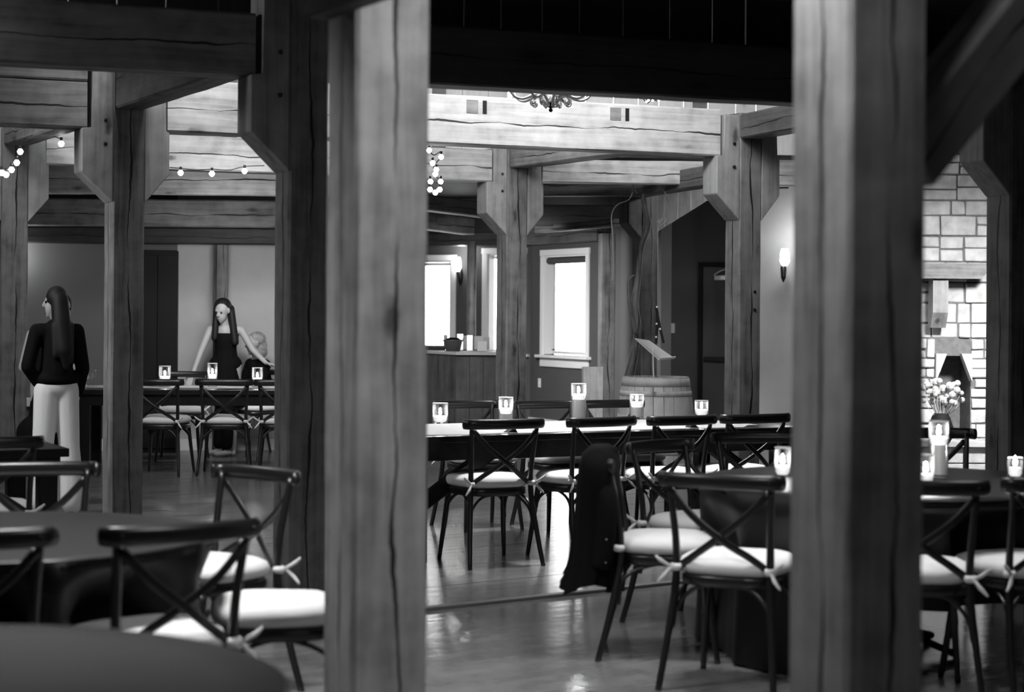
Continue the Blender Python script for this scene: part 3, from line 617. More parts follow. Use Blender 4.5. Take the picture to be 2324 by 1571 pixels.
# ---------------------------------------------------------------- CHAIR
def make_chair():
    t = thing('crossback_chair', '', 'chair', (0, 0, 0), 0, 'dark cross back chairs with white cushions')
    SW, SD, SH = 0.215, 0.205, 0.455
    # seat: rounded, wider at the front
    def outline(k, grow=0.0, n=32):
        pts = []
        for i in range(n):
            a = 2*PI*i/n; c, s = math.cos(a), math.sin(a); e = 0.62
            x = (abs(c)**e)*math.copysign(1, c)*(SW+grow); y = (abs(s)**e)*math.copysign(1, s)*(SD+grow)
            x *= 1.0+0.10*(y/SD)*0.6; pts.append((x*k, y*k))
        return pts
    def stack(bm, layers):
        rings = [[bm.verts.new((x, y, z)) for x, y in outline(k, gr)] for k, gr, z in layers]
        for a, b in zip(rings, rings[1:]):
            n = len(a)
            for i in range(n): bm.faces.new((a[i], a[(i+1) % n], b[(i+1) % n], b[i]))
        bm.faces.new(rings[0][::-1]); bm.faces.new(rings[-1])
    bm = bmesh.new(); stack(bm, [(0.96, 0, SH-0.045), (1, 0, SH-0.038), (1, 0, SH-0.008), (0.97, 0, SH), (0.5, 0, SH-0.006)]); mk('seat', bm, 'chair_wood', t, smooth=True)
    bm = bmesh.new(); stack(bm, [(0.93, 0.0, SH+0.001), (1.0, 0.005, SH+0.014), (1.03, 0.006, SH+0.034), (0.99, 0.002, SH+0.058), (0.88, 0, SH+0.070), (0.6, 0, SH+0.078), (0.3, 0, SH+0.080)]); cu = mk('cushion', bm, 'cushion', t, smooth=True)
    for v in cu.data.vertices: v.co.z += 0.004*noise.noise(v.co*14)
    for s in (-1, 1):
        bm = bmesh.new(); sweep(bm, [(s*0.235, -0.285, 0), (s*0.215, -0.235, 0.2), (s*0.195, -0.195, 0.42), (s*0.195, -0.200, 0.60), (s*0.212, -0.245, 0.84)], [0.0135, 0.015, 0.0165, 0.015, 0.013], 10, 5); mk('rear_post', bm, 'chair_wood', t, smooth=True)
        bm = bmesh.new(); sweep(bm, [(s*0.215, 0.225, 0), (s*0.195, 0.195, 0.22), (s*0.180, 0.165, 0.42)], [0.0125, 0.016, 0.018], 10, 5); mk('front_leg', bm, 'chair_wood', t, smooth=True)
        bm = bmesh.new(); y0 = 0.0
        sweep(bm, [(s*0.203, -0.250, 0.80), (s*0.11, -0.243-0.018, 0.70), (-s*0.02, -0.226-0.02+(0.010 if s > 0 else -0.006), 0.60), (-s*0.12, -0.20, 0.53), (-s*0.195, -0.185, 0.475)], 1.0, 8, 4, flat=(0.0045, 0.015), up=(0, 1, 0)); mk('cross_slat', bm, 'chair_wood', t, smooth=True)
        bm = bmesh.new(); sweep(bm, [(s*0.205, -0.215, 0.24), (s*0.195, -0.17, 0.36), (s*0.18, -0.06, 0.41), (s*0.178, 0.03, 0.41), (s*0.188, 0.14, 0.36), (s*0.198, 0.188, 0.24)], 0.0085, 8, 4); mk('arch_brace', bm, 'chair_wood', t, smooth=True)
        # ties of the cushion round the rear posts
        bm = bmesh.new(); lathe(bm, [(0.021, -0.014), (0.026, 0), (0.021, 0.014)], 12, (s*0.195, -0.198, SH+0.028))
        sweep(bm, [(s*0.205, -0.222, SH+0.03), (s*0.24, -0.245, SH+0.055), (s*0.262, -0.25, SH+0.075)], [0.006, 0.009, 0.004], 6, 3)
        sweep(bm, [(s*0.205, -0.222, SH+0.03), (s*0.225, -0.245, SH+0.0), (s*0.252, -0.255, SH-0.03)], [0.006, 0.009, 0.004], 6, 3); mk('cushion_tie', bm, 'cushion', cu, smooth=True)
    for y, z in ((-0.20, 0), (0.185, 0)):
        bm = bmesh.new(); sgn = 1 if y > 0 else -1
        sweep(bm, [(-0.203, y, 0.24), (-0.185, y-0.01*sgn, 0.33), (-0.11, y-0.02*sgn, 0.405), (0, y-0.02*sgn, 0.415), (0.11, y-0.02*sgn, 0.405), (0.185, y-0.01*sgn, 0.33), (0.203, y, 0.24)], 0.0085, 8, 4); mk('arch_brace', bm, 'chair_wood', t, smooth=True)
    bm = bmesh.new(); sweep(bm, [(-0.252, -0.222, 0.838), (-0.225, -0.262, 0.838), (-0.12, -0.288, 0.838), (0, -0.296, 0.838), (0.12, -0.288, 0.838), (0.225, -0.262, 0.838), (0.252, -0.222, 0.838)], 1.0, 12, 5, flat=(0.030, 0.0155), up=(0, 0, 1))
    mk('top_rail', bm, 'chair_wood', t, smooth=True)
    for s in (-1, 1):
        bm = bmesh.new(); lathe(bm, [(0.007, -0.004), (0.007, 0.003), (0.004, 0.005)], 8); mk('screw', bm, 'metal_dark', t, (s*0.212, -0.286, 0.838), (PI/2, 0, 0))
    return t
CH = make_chair(); used = [False]
def chair(label, x, s, a, origin=None, group=None):
    a = math.radians(a); f = Vector((math.sin(a), math.cos(a), 0))
    if origin is None: p = at(x, s, 0.7); p.z = 0; p = p+f*0.27
    else: p = Vector((origin[0], origin[1], 0))
    if not used[0]:
        used[0] = True; o = CH; o.location = p; o.rotation_euler = (0, 0, -a); o['label'] = label
    else: o = dup(CH, p, -a, label)
    if group: o['group'] = group
    return o
G1, G2, G3, G4 = 'chairs along the long central table', 'chairs round the right round table', 'chairs round the left round table', 'chairs at the far left table'
chair('leftmost near chair at the long table, its back fully visible', 1150, 389, -25, group=G1)
chair('second near chair at the long table, beside the hanging jacket', 1374, 379, -35, group=G1)
chair('third near chair at the long table, in front of the barrel', 1556, 372, -31, group=G1)
chair('fourth near chair at the long table beside the right foreground post', 1722, 364, -27, group=G1)
chair('far side chair at the long table, below the bar', 1052, 323, 153, group=G1)
chair('far side chair at the long table, below the grey wall', 1232, 322, 153, group=G1)
chair('far side chair at the long table, below the driftwood post', 1384, 318, 153, group=G1)
chair('chair turned sideways behind the jacket chair, at the round table', 1487, 462, 132, group=G2)
C6 = chair('chair seen from the side with a black jacket over its back', 0, 0, 96, origin=(0.685, 8.12), group=G2)
chair('largest chair on the right, back to the viewer, before the black cloth', 1628, 580, 24, group=G2)
chair('chair on the far side of the right round table, facing the viewer', 1712, 430, 167, group=G2)
chair('chair right of the right foreground post, partly hidden by it', 2092, 597, 5, group=G2)
chair('chair cut by the right edge of the picture', 2412, 580, -22, group=G2)
chair('far chair before the stone fireplace behind the tall candle', 2105, 411, 176)
chair('chair beyond the left round table, its back at the left edge', 78, 555, 168, group=G3)
chair('chair before the small left table, cut by the left edge', -22, 466, -20)
chair('chair right of the left round table in front of the dark post', 592, 567, 222, group=G3)
chair('chair with a thick bright cushion, half hidden by the left foreground post', 0, 0, 262, origin=(-0.79, 6.24), group=G3)
chair('large foreground chair in front of the left round table', 425, 768, -36, group=G3)
chair('large foreground chair cut by the left edge', -82, 798, -16, group=G3)
chair('near chair at the far left table, right of the post', 350, 254, 8, group=G4)
chair('near chair at the far left table, in front of the dark haired woman', 508, 253, -4, group=G4)
chair('near chair at the far left table, half hidden by the dark post', 642, 253, -6, group=G4)
chair('far side chair of the far left table, seen between its legs', 420, 226, 178, group=G4)
CS = chair('chair carrying the seated fair haired woman', 636, 219, 235, group=G4)

# ---------------------------------------------------------------- TABLES
def round_table(label_t, label_c, c, R, hem, Ht=0.75):
    dents = []
    for o in COL.objects:
        if o.parent is None and o.name.startswith('crossback_chair'):
            v = Vector((o.location.x-c.x, o.location.y-c.y)); fd = v.length-0.235
            if fd < R+0.06: dents.append((math.atan2(v.y, v.x), min(0.3, R+0.055-fd)))
    t = thing('round_table', label_t, 'table', c); bm = bmesh.new(); lathe(bm, [(R-0.01, Ht-0.035), (R, Ht-0.03), (R, Ht-0.012), (R-0.01, Ht-0.006)], 48); mk('table_top', bm, 'table_black', t)
    bm = bmesh.new(); lathe(bm, [(0.05, 0.06), (0.045, 0.4), (0.06, Ht-0.036)], 14); mk('pedestal', bm, 'metal_dark', t, smooth=True)
    for i in range(4): bm = bmesh.new(); a = PI/4+i*PI/2; sweep(bm, [(0.02*math.cos(a), 0.02*math.sin(a), 0.12), (0.18*math.cos(a), 0.18*math.sin(a), 0.06), (0.34*math.cos(a), 0.34*math.sin(a), 0.018)], 0.018, 8); mk('foot', bm, 'metal_dark', t, smooth=True)
    bm = bmesh.new(); n = 160; rings = []
    prof = [(0.0, 0), (0.5, 0), (0.85, 0), (0.985, 0.0), (1.004, 0.006)]
    for fr, dz in prof[1:]: rings.append([bm.verts.new((R*fr*math.cos(2*PI*i/n), R*fr*math.sin(2*PI*i/n), Ht+0.001-dz)) for i in range(n)])
    for j in range(1, 8):
        q = j/7; ring = []
        for i in range(n):
            a = 2*PI*i/n; hz = hem(a); zz = Ht-0.004-(Ht-hz)*q
            fold = (math.sin(a*17+1.3*math.sin(a*3))*0.5+math.sin(a*29+2)*0.25)*0.035*q; dn = 0.0
            for a0, dp in dents:
                da = (a-a0+PI) % (2*PI)-PI; dn = max(dn, dp*math.exp(-(da/0.34)**4))
            r = R*1.006+0.035*q+fold*(0.3 if dn > 0.02 else 1)-dn*min(1, q/0.28)
            ring.append(bm.verts.new((r*math.cos(a), r*math.sin(a), max(0.004, zz))))
        rings.append(ring)
    ce = bm.verts.new((0, 0, Ht+0.001))
    for i in range(n): bm.faces.new((ce, rings[0][i], rings[0][(i+1) % n]))
    for a, b in zip(rings, rings[1:]):
        for i in range(n): bm.faces.new((a[i], a[(i+1) % n], b[(i+1) % n], b[i]))
    tag(mk('tablecloth', bm, 'black_cloth', None, c, smooth=True), label_c, 'tablecloth')
cT1 = at(-4, 688, 0); round_table('round table at the left under a black cloth', 'black cloth on the left round table among three chairs', cT1, 0.705, lambda a: 0.02)
cT0 = Vector((-1.20, 3.62, 0)); round_table('nearest round table at the bottom left corner under a dark cloth', 'dark cloth on the nearest round table at the bottom left corner', cT0, 0.76, lambda a: 0.02)
cT2 = Vector((1.70, 8.28, 0))
def hem2(a): return 0.02+0.27*max(0, min(1, (math.cos(a+PI/2-0.55)-(-0.05))*2.2)) if False else (0.29 if -1.75 < (a if a < PI else a-2*PI) < 1.2 else 0.012)
round_table('round table at the right under a floor length black cloth', 'black cloth on the right round table behind the foreground post', cT2, 0.86, hem2)

# long central table
nA = P(965, 990, (990-703.6)/0.74); nB = P(1304, 981, (981-706)/0.74); d = (nB-nA); d.z = 0; d.normalize(); n_ = Vector((-d.y, d.x, 0)); O = Vector((nA.x, nA.y, 0))-d*0.06
LT_L, LT_W = 2.75, 1.12
t = thing('long_table', 'long black farm table with a white runner and diagonal braces', 'table', O, math.atan2(d.y, d.x))
for i in range(5): bxo('top_plank', (LT_L/2, LT_W*(i+0.5)/5, 0.735), (LT_L, LT_W/5-0.003, 0.04), 'table_black', t, 0.004)
bxo('apron', (LT_L/2, 0.06, 0.66), (LT_L-0.1, 0.025, 0.105), 'table_black', t); bxo('apron', (LT_L/2, LT_W-0.06, 0.66), (LT_L-0.1, 0.025, 0.105), 'table_black', t)
for x_ in (0.06, LT_L-0.12):
    for y_ in (0.10, LT_W-0.10): bxo('leg', (x_, y_, 0.357), (0.09, 0.09, 0.714), 'table_black', t, 0.008)
    bxo('foot_rail', (x_, LT_W/2, 0.12), (0.08, LT_W-0.3, 0.08), 'table_black', t, 0.008)
for sx, x0_ in ((1, 0.10), (-1, LT_L-0.16)):
    bm = bmesh.new(); L_ = 0.86; box(bm, (0, 0, 0), (L_, 0.07, 0.085), bevel=0.006); ang = math.radians(33)
    mk('diagonal_brace', bm, 'table_black', t, (x0_+sx*0.27, LT_W*0.13, 0.52), (0, -sx*ang, 0))
# cloth runner draped lengthwise
bm = bmesh.new(); nx, ny = 60, 10; grid = []
for i in range(nx+1):
    row = []
    for j in range(ny+1):
        x_ = 0.02+(LT_L-0.30)*i/nx; y_ = 0.09+(LT_W-0.13)*j/ny; z_ = 0.757+0.003*noise.noise((x_*4, y_*9, 0))+(0.012 if i > nx-3 else 0)
        row.append(bm.verts.new((x_, y_, z_)))
    grid.append(row)
for i in range(nx):
    for j in range(ny): bm.faces.new((grid[i][j], grid[i+1][j], grid[i+1][j+1], grid[i][j+1]))
bmesh.ops.solidify(bm, geom=bm.faces[:], thickness=0.0025)
tag(mk('table_runner', bm, 'white_cloth', None, O+Vector((0, 0, 0.001)), (0, 0, math.atan2(d.y, d.x)), True), 'white cloth runner along the long central table under the candles', 'runner')

def plank_table(label, N_, rz, L, W, legs=True, name='farm_table'):
    t = thing(name, label, 'table', N_, rz)
    for i in range(4): bxo('top_plank', (L/2, W*(i+0.5)/4, 0.73), (L, W/4-0.003, 0.045), 'table_black', t, 0.004)
    for y_ in (0.05, W-0.05): bxo('apron', (L/2, y_, 0.655), (L-0.08, 0.025, 0.10), 'table_black', t)
    for x_ in (0.10, L-0.10):
        for y_ in (0.09, W-0.09): bxo('leg', (x_, y_, 0.355), (0.10, 0.10, 0.705), 'table_black', t, 0.008)
    return t
def runner(label, N_, rz, x0, x1, y0, y1, z=0.7555):
    bm = bmesh.new(); nx, ny = 30, 6; gr = [[bm.verts.new((x0+(x1-x0)*i/nx, y0+(y1-y0)*j/ny, z+0.003*noise.noise((i*0.4, j*0.7, 2)))) for j in range(ny+1)] for i in range(nx+1)]
    for i in range(nx):
        for j in range(ny): bm.faces.new((gr[i][j], gr[i+1][j], gr[i+1][j+1], gr[i][j+1]))
    bmesh.ops.solidify(bm, geom=bm.faces[:], thickness=0.0025); tag(mk('table_runner', bm, 'white_cloth', None, Vector(N_)+Vector((0, 0, 0.001)), (0, 0, rz), True), label, 'runner')
# far left table
NL = at(165, 249, 0.75); NL.z = 0; NR = at(735, 246, 0.75); rzl = math.atan2(NR.y-NL.y, NR.x-NL.x); LL = (Vector((NR.x, NR.y, 0))-NL).length
plank_table('long dark table at the far left in front of the dark haired woman', NL, rzl, LL, 0.95); runner('white runner on the far left table', NL, rzl, 0.02, LL-0.02, 0.3, 0.86)
# small left table
NQ = at(158, 428, 0.75); NQ.z = 0; rq = math.radians(27); dq = Vector((math.cos(rq), math.sin(rq), 0))
plank_table('dark table at the left edge with a white runner', NQ-dq*1.9, rq, 1.9, 0.95); runner('white runner on the table at the left edge', NQ-dq*1.9, rq, 0.1, 1.72, 0.22, 0.86)

# ---------------------------------------------------------------- CANDLES
def candle(label, c, r, h, fill, group, glow=3.0):
    t = thing('candle_vase', label, 'candle', c, 0, group)
    bm = bmesh.new(); lathe(bm, [(r*0.97, 0), (r, 0.004), (r, h)], 28, caps=False); lathe(bm, [(r*0.93, 0.012), (r*0.93, h)], 28, caps=False)
    bm2 = bmesh.new(); lathe(bm2, [(r*0.1, 0), (r*0.97, 0), (r*0.97, 0.010), (r*0.1, 0.012)], 28)
    mk('glass_cylinder', bm, 'glass', t, smooth=True); mk('glass_base', bm2, 'glass', t)
    bm = bmesh.new(); lathe(bm, [(r, -0.003), (r+0.001, 0), (r, 0.003), (r*0.93, 0.002), (r*0.93, -0.003)], 28, (0, 0, h)); mk('rim', bm, 'trim_white', t, smooth=True)
    wz = 0.012
    if fill > 0.03: bm = bmesh.new(); lathe(bm, [(r*0.9, 0.014), (r*0.9, fill)], 24); mk('water', bm, 'water', t); wz = fill
    bm = bmesh.new(); lathe(bm, [(r*0.6, wz-0.005), (r*0.86, wz+0.008), (r*0.88, wz+0.028), (r*0.75, wz+0.036), (r*0.2, wz+0.038)], 20); mk('floating_candle', bm, 'wax_glow', t, smooth=True)
    bm = bmesh.new(); lathe(bm, [(0.001, 0), (0.009, 0.008), (0.011, 0.018), (0.006, 0.034), (0.0008, 0.05)], 10, (0, 0, wz+0.040)); mk('flame', bm, 'flame', t, smooth=True)
    point('candle_light', Vector(c)+Vector((0, 0, wz+0.075)), glow, 0.012)
CG = 'candles in glass cylinders on the long central table'
TZ = 0.7605
for x_, s_, w_, yt, yb, fl, lab in ((999, 347, 35, 910, 955, 0.012, 'short glass candle vase at the left end of the long table'), (1148, 345, 33, 895, 953, 0.062, 'second glass candle vase from the left, half filled, on the long table'),
    (1313, 337, 34, 863, 947, 0.145, 'tallest glass candle vase in the middle of the long table'), (1445, 329, 32, 890, 944, 0.08, 'glass candle vase in front of the barrel'), (1592, 320, 31, 903, 938, 0.012, 'short glass candle vase at the right end of the long table')):
    c = at(x_, s_, 0.8); c.z = TZ; candle(lab, c, w_/2/s_, (yb-yt)/s_, fl, CG)
CG = 'candles in glass cylinders on the right round table'
for x_, s_, w_, h_, fl, lab in ((2130, 497, 44, 0.255, 0.15, 'tall candle vase right of the right foreground post'), (2101, 520, 36, 0.13, 0.03, 'short candle vase before the tall one, right table'), (2304, 497, 34, 0.09, 0.012, 'small candle vase near the right edge'), (1776, 497, 36, 0.13, 0.03, 'candle vase just left of the right foreground post')):
    c = at(x_, s_, 0.8); c.z = 0.7525; candle(lab, c, w_/2/s_, h_, fl, CG)
CG = 'candles in glass cylinders on the far left table'
for x_, w_, h_, fl, lab in ((374, 26, 0.19, 0.06, 'candle vase on the far left table nearest the left post'), (482, 22, 0.22, 0.08, 'candle vase in front of the dark haired woman'), (584, 24, 0.18, 0.05, 'candle vase before the seated fair haired woman')):
    c = at(x_, 240, 0.8); c.z = 0.761; candle(lab, c, w_/2/240, h_, fl, CG, 2.0)
# tableware on the far left table
for x_, s_, r, h, lab in ((535, 236, 0.13, 0.05, 'dark serving bowl beside the middle candle on the far left table'), (345, 238, 0.10, 0.05, 'dark bowl on the far left table by the post')):
    c = at(x_, s_, 0.8); c.z = 0.761; bm = bmesh.new(); lathe(bm, [(r*0.5, 0), (r*0.9, h*0.6), (r, h), (r*0.95, h), (r*0.8, h*0.5), (r*0.2, 0.01)], 20); tag(mk('serving_bowl', bm, 'metal_dark', None, c, smooth=True), lab, 'bowl')
for i, (x_, h) in enumerate(((194, 0.10), (206, 0.13), (214, 0.16))):
    c = at(x_, 240, 0.8); c.z = 0.761; bm = bmesh.new(); lathe(bm, [(0.03, 0), (0.006, 0.008), (0.006, h*0.5), (0.03, h*0.7), (0.028, h)], 14); tag(mk('drinking_glass', bm, 'glass' if i else 'ceramic', None, c, smooth=True), ('stemmed glass nearest the standing woman on the far left table', 'middle stemmed glass beside the standing woman', 'tallest stemmed glass between the standing woman and the post')[i], 'glass')

# ---------------------------------------------------------------- BARREL and music stand
c = at(1487, 252, 0); BZ = P(1487, 855, 252).z
t = thing('wine_barrel', 'upright wooden wine barrel with hoops and a bung hole behind the long table', 'barrel', c)
def br_(z): q = (z-BZ/2)/(BZ/2); return 0.345-0.05*q*q
NS = 22
for i in range(NS):
    bm = bmesh.new(); a0, a1 = 2*PI*i/NS+0.008, 2*PI*(i+1)/NS-0.008; rows = []
    for j in range(9):
        z = BZ*j/8; r = br_(z); rows.append([bm.verts.new((rr*math.cos(a), rr*math.sin(a), z)) for rr, a in ((r, a0), (r+0.001, (a0+a1)/2), (r, a1), (r-0.028, a1), (r-0.028, a0))])
    for a, b in zip(rows, rows[1:]):
        for k_ in range(5): bm.faces.new((a[k_], a[(k_+1) % 5], b[(k_+1) % 5], b[k_]))
    bm.faces.new(rows[0]); bm.faces.new(rows[-1]); mk('stave', bm, 'barrel_wood', t)
for z, wd in ((BZ-0.045, 0.07), (BZ-0.145, 0.045), (0.25, 0.045), (0.13, 0.04), (0.03, 0.06), (BZ-0.36, 0.05)):
    bm = bmesh.new(); lathe(bm, [(br_(z-wd/2)+0.001, z-wd/2), (br_(z-wd/2)+0.004, z-wd/2), (br_(z+wd/2)+0.004, z+wd/2), (br_(z+wd/2)+0.001, z+wd/2)], 40, caps=False); mk('hoop', bm, 'barrel_wood', t, smooth=True)
bm = bmesh.new(); lathe(bm, [(0.26, BZ-0.06), (0.262, BZ-0.04)], 32); mk('barrel_head', bm, 'barrel_wood', t)
bm = bmesh.new(); lathe(bm, [(0.022, 0), (0.022, 0.01)], 14, (0.15, 0.02, BZ-0.038)); mk('bung', bm, 'metal_dark', t)
t = thing('music_stand', 'small white tablet stand tilted on top of the barrel', 'stand', at(1484, 252, BZ-0.04))
hh = P(1484, 795, 252).z-(BZ-0.04)
bm = bmesh.new(); lathe(bm, [(0.05, 0), (0.05, 0.006), (0.012, 0.014), (0.007, 0.03)], 16); mk('base', bm, 'metal_light', t)
bm = bmesh.new(); sweep(bm, [(0, 0, 0.01), (-0.006, 0, hh*0.5), (-0.008, 0, hh+0.02)], 0.006, 8); mk('stem', bm, 'trim_white', t, smooth=True)
# tilted plate, its four corners
def plate(name, f0, f1, h0, h1, off, th, mat):
    q0, q1, q2, q3 = (rel(1440, 769, 251.2, t), rel(1472, 774, 248.6, t), rel(1530, 815, 248.6, t), rel(1495, 818, 251.2, t))
    def bl(a, b): return (q0*(1-a)+q3*a)*(1-b)+(q1*(1-a)+q2*a)*b
    nn = (q3-q0).cross(q1-q0).normalized(); nn = nn if nn.z > 0 else -nn
    bm = bmesh.new(); c4 = [bl(f0, h0), bl(f1, h0), bl(f1, h1), bl(f0, h1)]
    a = [bm.verts.new(c_+nn*off) for c_ in c4]; b = [bm.verts.new(c_+nn*(off+th)) for c_ in c4]; bm.faces.new(a); bm.faces.new(b[::-1])
    for i in range(4): bm.faces.new((a[i], b[i], b[(i+1) % 4], a[(i+1) % 4]))
    return mk(name, bm, mat, t)
plate('sheet_holder', 0, 1, 0, 1, 0, 0.008, 'page'); plate('lip', 0.97, 1.0, 0, 1, 0.008, 0.02, 'trim_white'); plate('paper', 0.1, 0.94, 0.12, 0.9, 0.0085, 0.004, 'page')
# hanging strap with small lights on the far post
t = thing('hanging_straps', 'dark hanging straps with small bright dots on the driftwood post side', 'strap', P(1492, 740, 224))
for pts in (((1489, 698), (1492, 720), (1489, 780)), ((1490, 700), (1497, 740), (1506, 779))): bm = bmesh.new(); sweep(bm, [rel(a, b, 224, t) for a, b in pts], 0.014, 6, 3); mk('strap', bm, 'paint_black', t)
for a, b in ((1491, 697), (1490, 735), (1498, 747), (1489, 765)): bm = bmesh.new(); sphere(bm, rel(a, b, 226, t), 0.010, 8, 6); mk('button', bm, 'trim_white', t)

# ---------------------------------------------------------------- CHANDELIER
c = P(1250, 250, 338); cz = c.z; t = thing('chandelier', 'ornate scrolled metal chandelier hanging above the main beam', 'chandelier', c)
bm = bmesh.new(); sphere(bm, (0, 0, 0.0), 0.014); lathe(bm, [(0.006, 0.01), (0.014, 0.02), (0.012, 0.04), (0.02, 0.06), (0.01, 0.09)], 12); mk('finial', bm, 'metal_dark', t, smooth=True)
bm = bmesh.new(); lathe(bm, [(0.010, 0.08), (0.016, 0.2), (0.010, 0.35), (0.024, 0.5), (0.01, 0.7), (0.006, 2.6)], 12); mk('stem', bm, 'metal_light', t, smooth=True)
def spiral(c0, c1, r0, turns, sgn, ux, n=14, start=0.0):
    pts = []
    for i in range(n+1):
        q = i/n; a = start+sgn*turns*2*PI*q; r = r0*(1-0.78*q); pts.append(Vector((ux.x*(c0+r*math.cos(a)), ux.y*(c0+r*math.cos(a)), c1+r*math.sin(a))))
    return pts
for i in range(8):
    a = 2*PI*i/8+0.25; ux = Vector((math.cos(a), math.sin(a), 0)); Q = lambda r, z: Vector((ux.x*r, ux.y*r, z))
    bm = bmesh.new(); sweep(bm, [Q(0.012, 0.10), Q(0.03, 0.05), Q(0.07, 0.085), Q(0.115, 0.10), Q(0.20, 0.07), Q(0.27, 0.10), Q(0.31, 0.19), Q(0.30, 0.25)], [0.010, 0.011, 0.010, 0.012, 0.009, 0.008, 0.008, 0.007], 8, 4); arm = mk('arm', bm, 'metal_light', t, smooth=True)
    bm = bmesh.new(); sweep(bm, [Q(0.10, 0.10), Q(0.135, 0.07)]+spiral(0.12, 0.045, 0.022, 1.3, -1, ux, start=0.6), 0.006, 7, 2); sweep(bm, [Q(0.02, 0.09), Q(0.045, 0.06)]+spiral(0.035, 0.035, 0.016, 1.2, -1, ux, start=0.6), 0.006, 7, 2); sphere(bm, Q(0.12, 0.045), 0.010, 8, 6); mk('scroll', bm, 'metal_light', arm, smooth=True)
    bm = bmesh.new(); lathe(bm, [(0.008, 0), (0.035, 0.02), (0.032, 0.026), (0.012, 0.03), (0.012, 0.12)], 12, Q(0.30, 0.25)); cup = mk('candle_cup', bm, 'metal_light', arm, smooth=True)
    bm = bmesh.new(); lathe(bm, [(0.008, 0), (0.017, 0.025), (0.012, 0.06), (0.002, 0.085)], 10, Q(0.30, 0.37)); mk('bulb', bm, 'bulb_glow', arm, smooth=True)
point('chandelier_light', (c.x, c.y, cz+0.75), 26, 0.3)

# ---------------------------------------------------------------- STRING LIGHTS
def string(label, pts, bulbs, s, r=0.02, drop=6, hidewire=False):
    c = P(*pts[0], s); t = thing('string_lights', label, 'string lights', c)
    bm = bmesh.new(); sweep(bm, [P(a, b, s)-c for a, b in pts], 0.004, 6, 5); mk('wire', bm, 'metal_dark', t, smooth=True)
    for a, b in bulbs:
        bm = bmesh.new(); p_ = P(a, b, s)-c; lathe(bm, [(r*0.3, 0.9*r), (r*0.5, 0.8*r), (r, 0), (r*0.6, -0.8*r), (r*0.1, -r)], 10, p_); bu = mk('bulb', bm, 'bulb_glow', t, smooth=True)
        bm = bmesh.new(); lathe(bm, [(r*0.45, 0.8*r), (r*0.45, 1.9*r)], 8, p_); mk('socket', bm, 'metal_dark', bu, smooth=True)
string('string of glowing bulbs along the pale beam over the far left table', [(385, 380), (410, 382), (445, 386), (481, 384), (520, 386), (555, 378), (600, 376)], [(410, 392), (481, 394), (555, 388)], 268, 0.026)
string('string of glowing bulbs drooping at the far left edge', [(139, 315), (100, 305), (60, 312), (46, 334), (38, 360), (28, 380), (14, 392), (2, 385)], [(139, 326), (46, 344), (38, 369), (26, 385), (14, 396), (4, 392)], 290, 0.026)
string('cluster of glowing bulbs hanging beside the left foreground post', [(974, 300), (974, 318), (974, 340), (985, 352), (1000, 345), (998, 360), (984, 378), (990, 400), (998, 410), (982, 425), (990, 438)], [(974, 341), (1001, 356), (982, 370), (990, 385), (988, 395), (977, 412), (1000, 412), (976, 430), (998, 430), (988, 437)], 300, 0.022)
string('tiny string of bulbs on top of the main beam', [(1460, 225), (1470, 234), (1480, 226), (1492, 230)], [(1467, 231), (1472, 227), (1481, 228), (1495, 229), (1484, 224)], 296, 0.009)

# ---------------------------------------------------------------- JACKET on the chair back
jb = C6.matrix_basis.copy(); a6 = math.radians(96); f6 = Vector((math.sin(a6), math.cos(a6), 0)); cen = Vector((0.685, 8.12, 0))-f6*0.285
jt = thing('black_jacket', 'black jacket hanging over the back of the side turned chair', 'jacket', (cen.x, cen.y, 0), -a6)
bm = bmesh.new(); n = 72; rings = []
lv = [(0.30, -0.06, 0.110, 0.22), (0.34, -0.05, 0.102, 0.22), (0.42, -0.035, 0.094, 0.225), (0.52, -0.025, 0.090, 0.23), (0.64, -0.02, 0.088, 0.235), (0.74, -0.015, 0.088, 0.262), (0.82, -0.01, 0.088, 0.272), (0.875, -0.01, 0.075, 0.262), (0.905, -0.01, 0.045, 0.19)]
for z, oy, ry, rx in lv:
    q = max(0, (0.85-z)/0.55); ring = []
    for i in range(n):
        a = 2*PI*i/n; f = 1+q*0.16*math.sin(a*9+1.1)+q*0.09*math.sin(a*17+z*9)
        ca, sa = math.cos(a), math.sin(a); ca = math.copysign(abs(ca)**0.6, ca); sa = math.copysign(abs(sa)**0.7, sa)
        ring.append(bm.verts.new((rx*ca*(1+0.04*math.sin(a*5)*q), oy+ry*f*sa, z+(0.025*math.sin(a*3+0.7) if z < 0.36 else 0))))
    rings.append(ring)
for a, b in zip(rings, rings[1:]):
    for i in range(n): bm.faces.new((a[i], a[(i+1) % n], b[(i+1) % n], b[i]))
bm.faces.new(rings[-1]); mk('jacket_body', bm, 'shirt_black', jt, smooth=True)
for sx in (-1, 1):
    bm = bmesh.new(); sweep(bm, [(sx*0.19, -0.01, 0.80), (sx*0.22, 0.03, 0.70), (sx*0.22, 0.03, 0.55), (sx*0.215, 0.01, 0.40)], [0.045, 0.05, 0.046, 0.04], 12, 4); mk('sleeve', bm, 'shirt_black', jt, smooth=True)
bm = bmesh.new(); sweep(bm, [(-0.1, 0.03, 0.87), (0, 0.05, 0.885), (0.1, 0.03, 0.87)], 0.022, 10, 5); mk('collar', bm, 'shirt_black', jt, smooth=True)

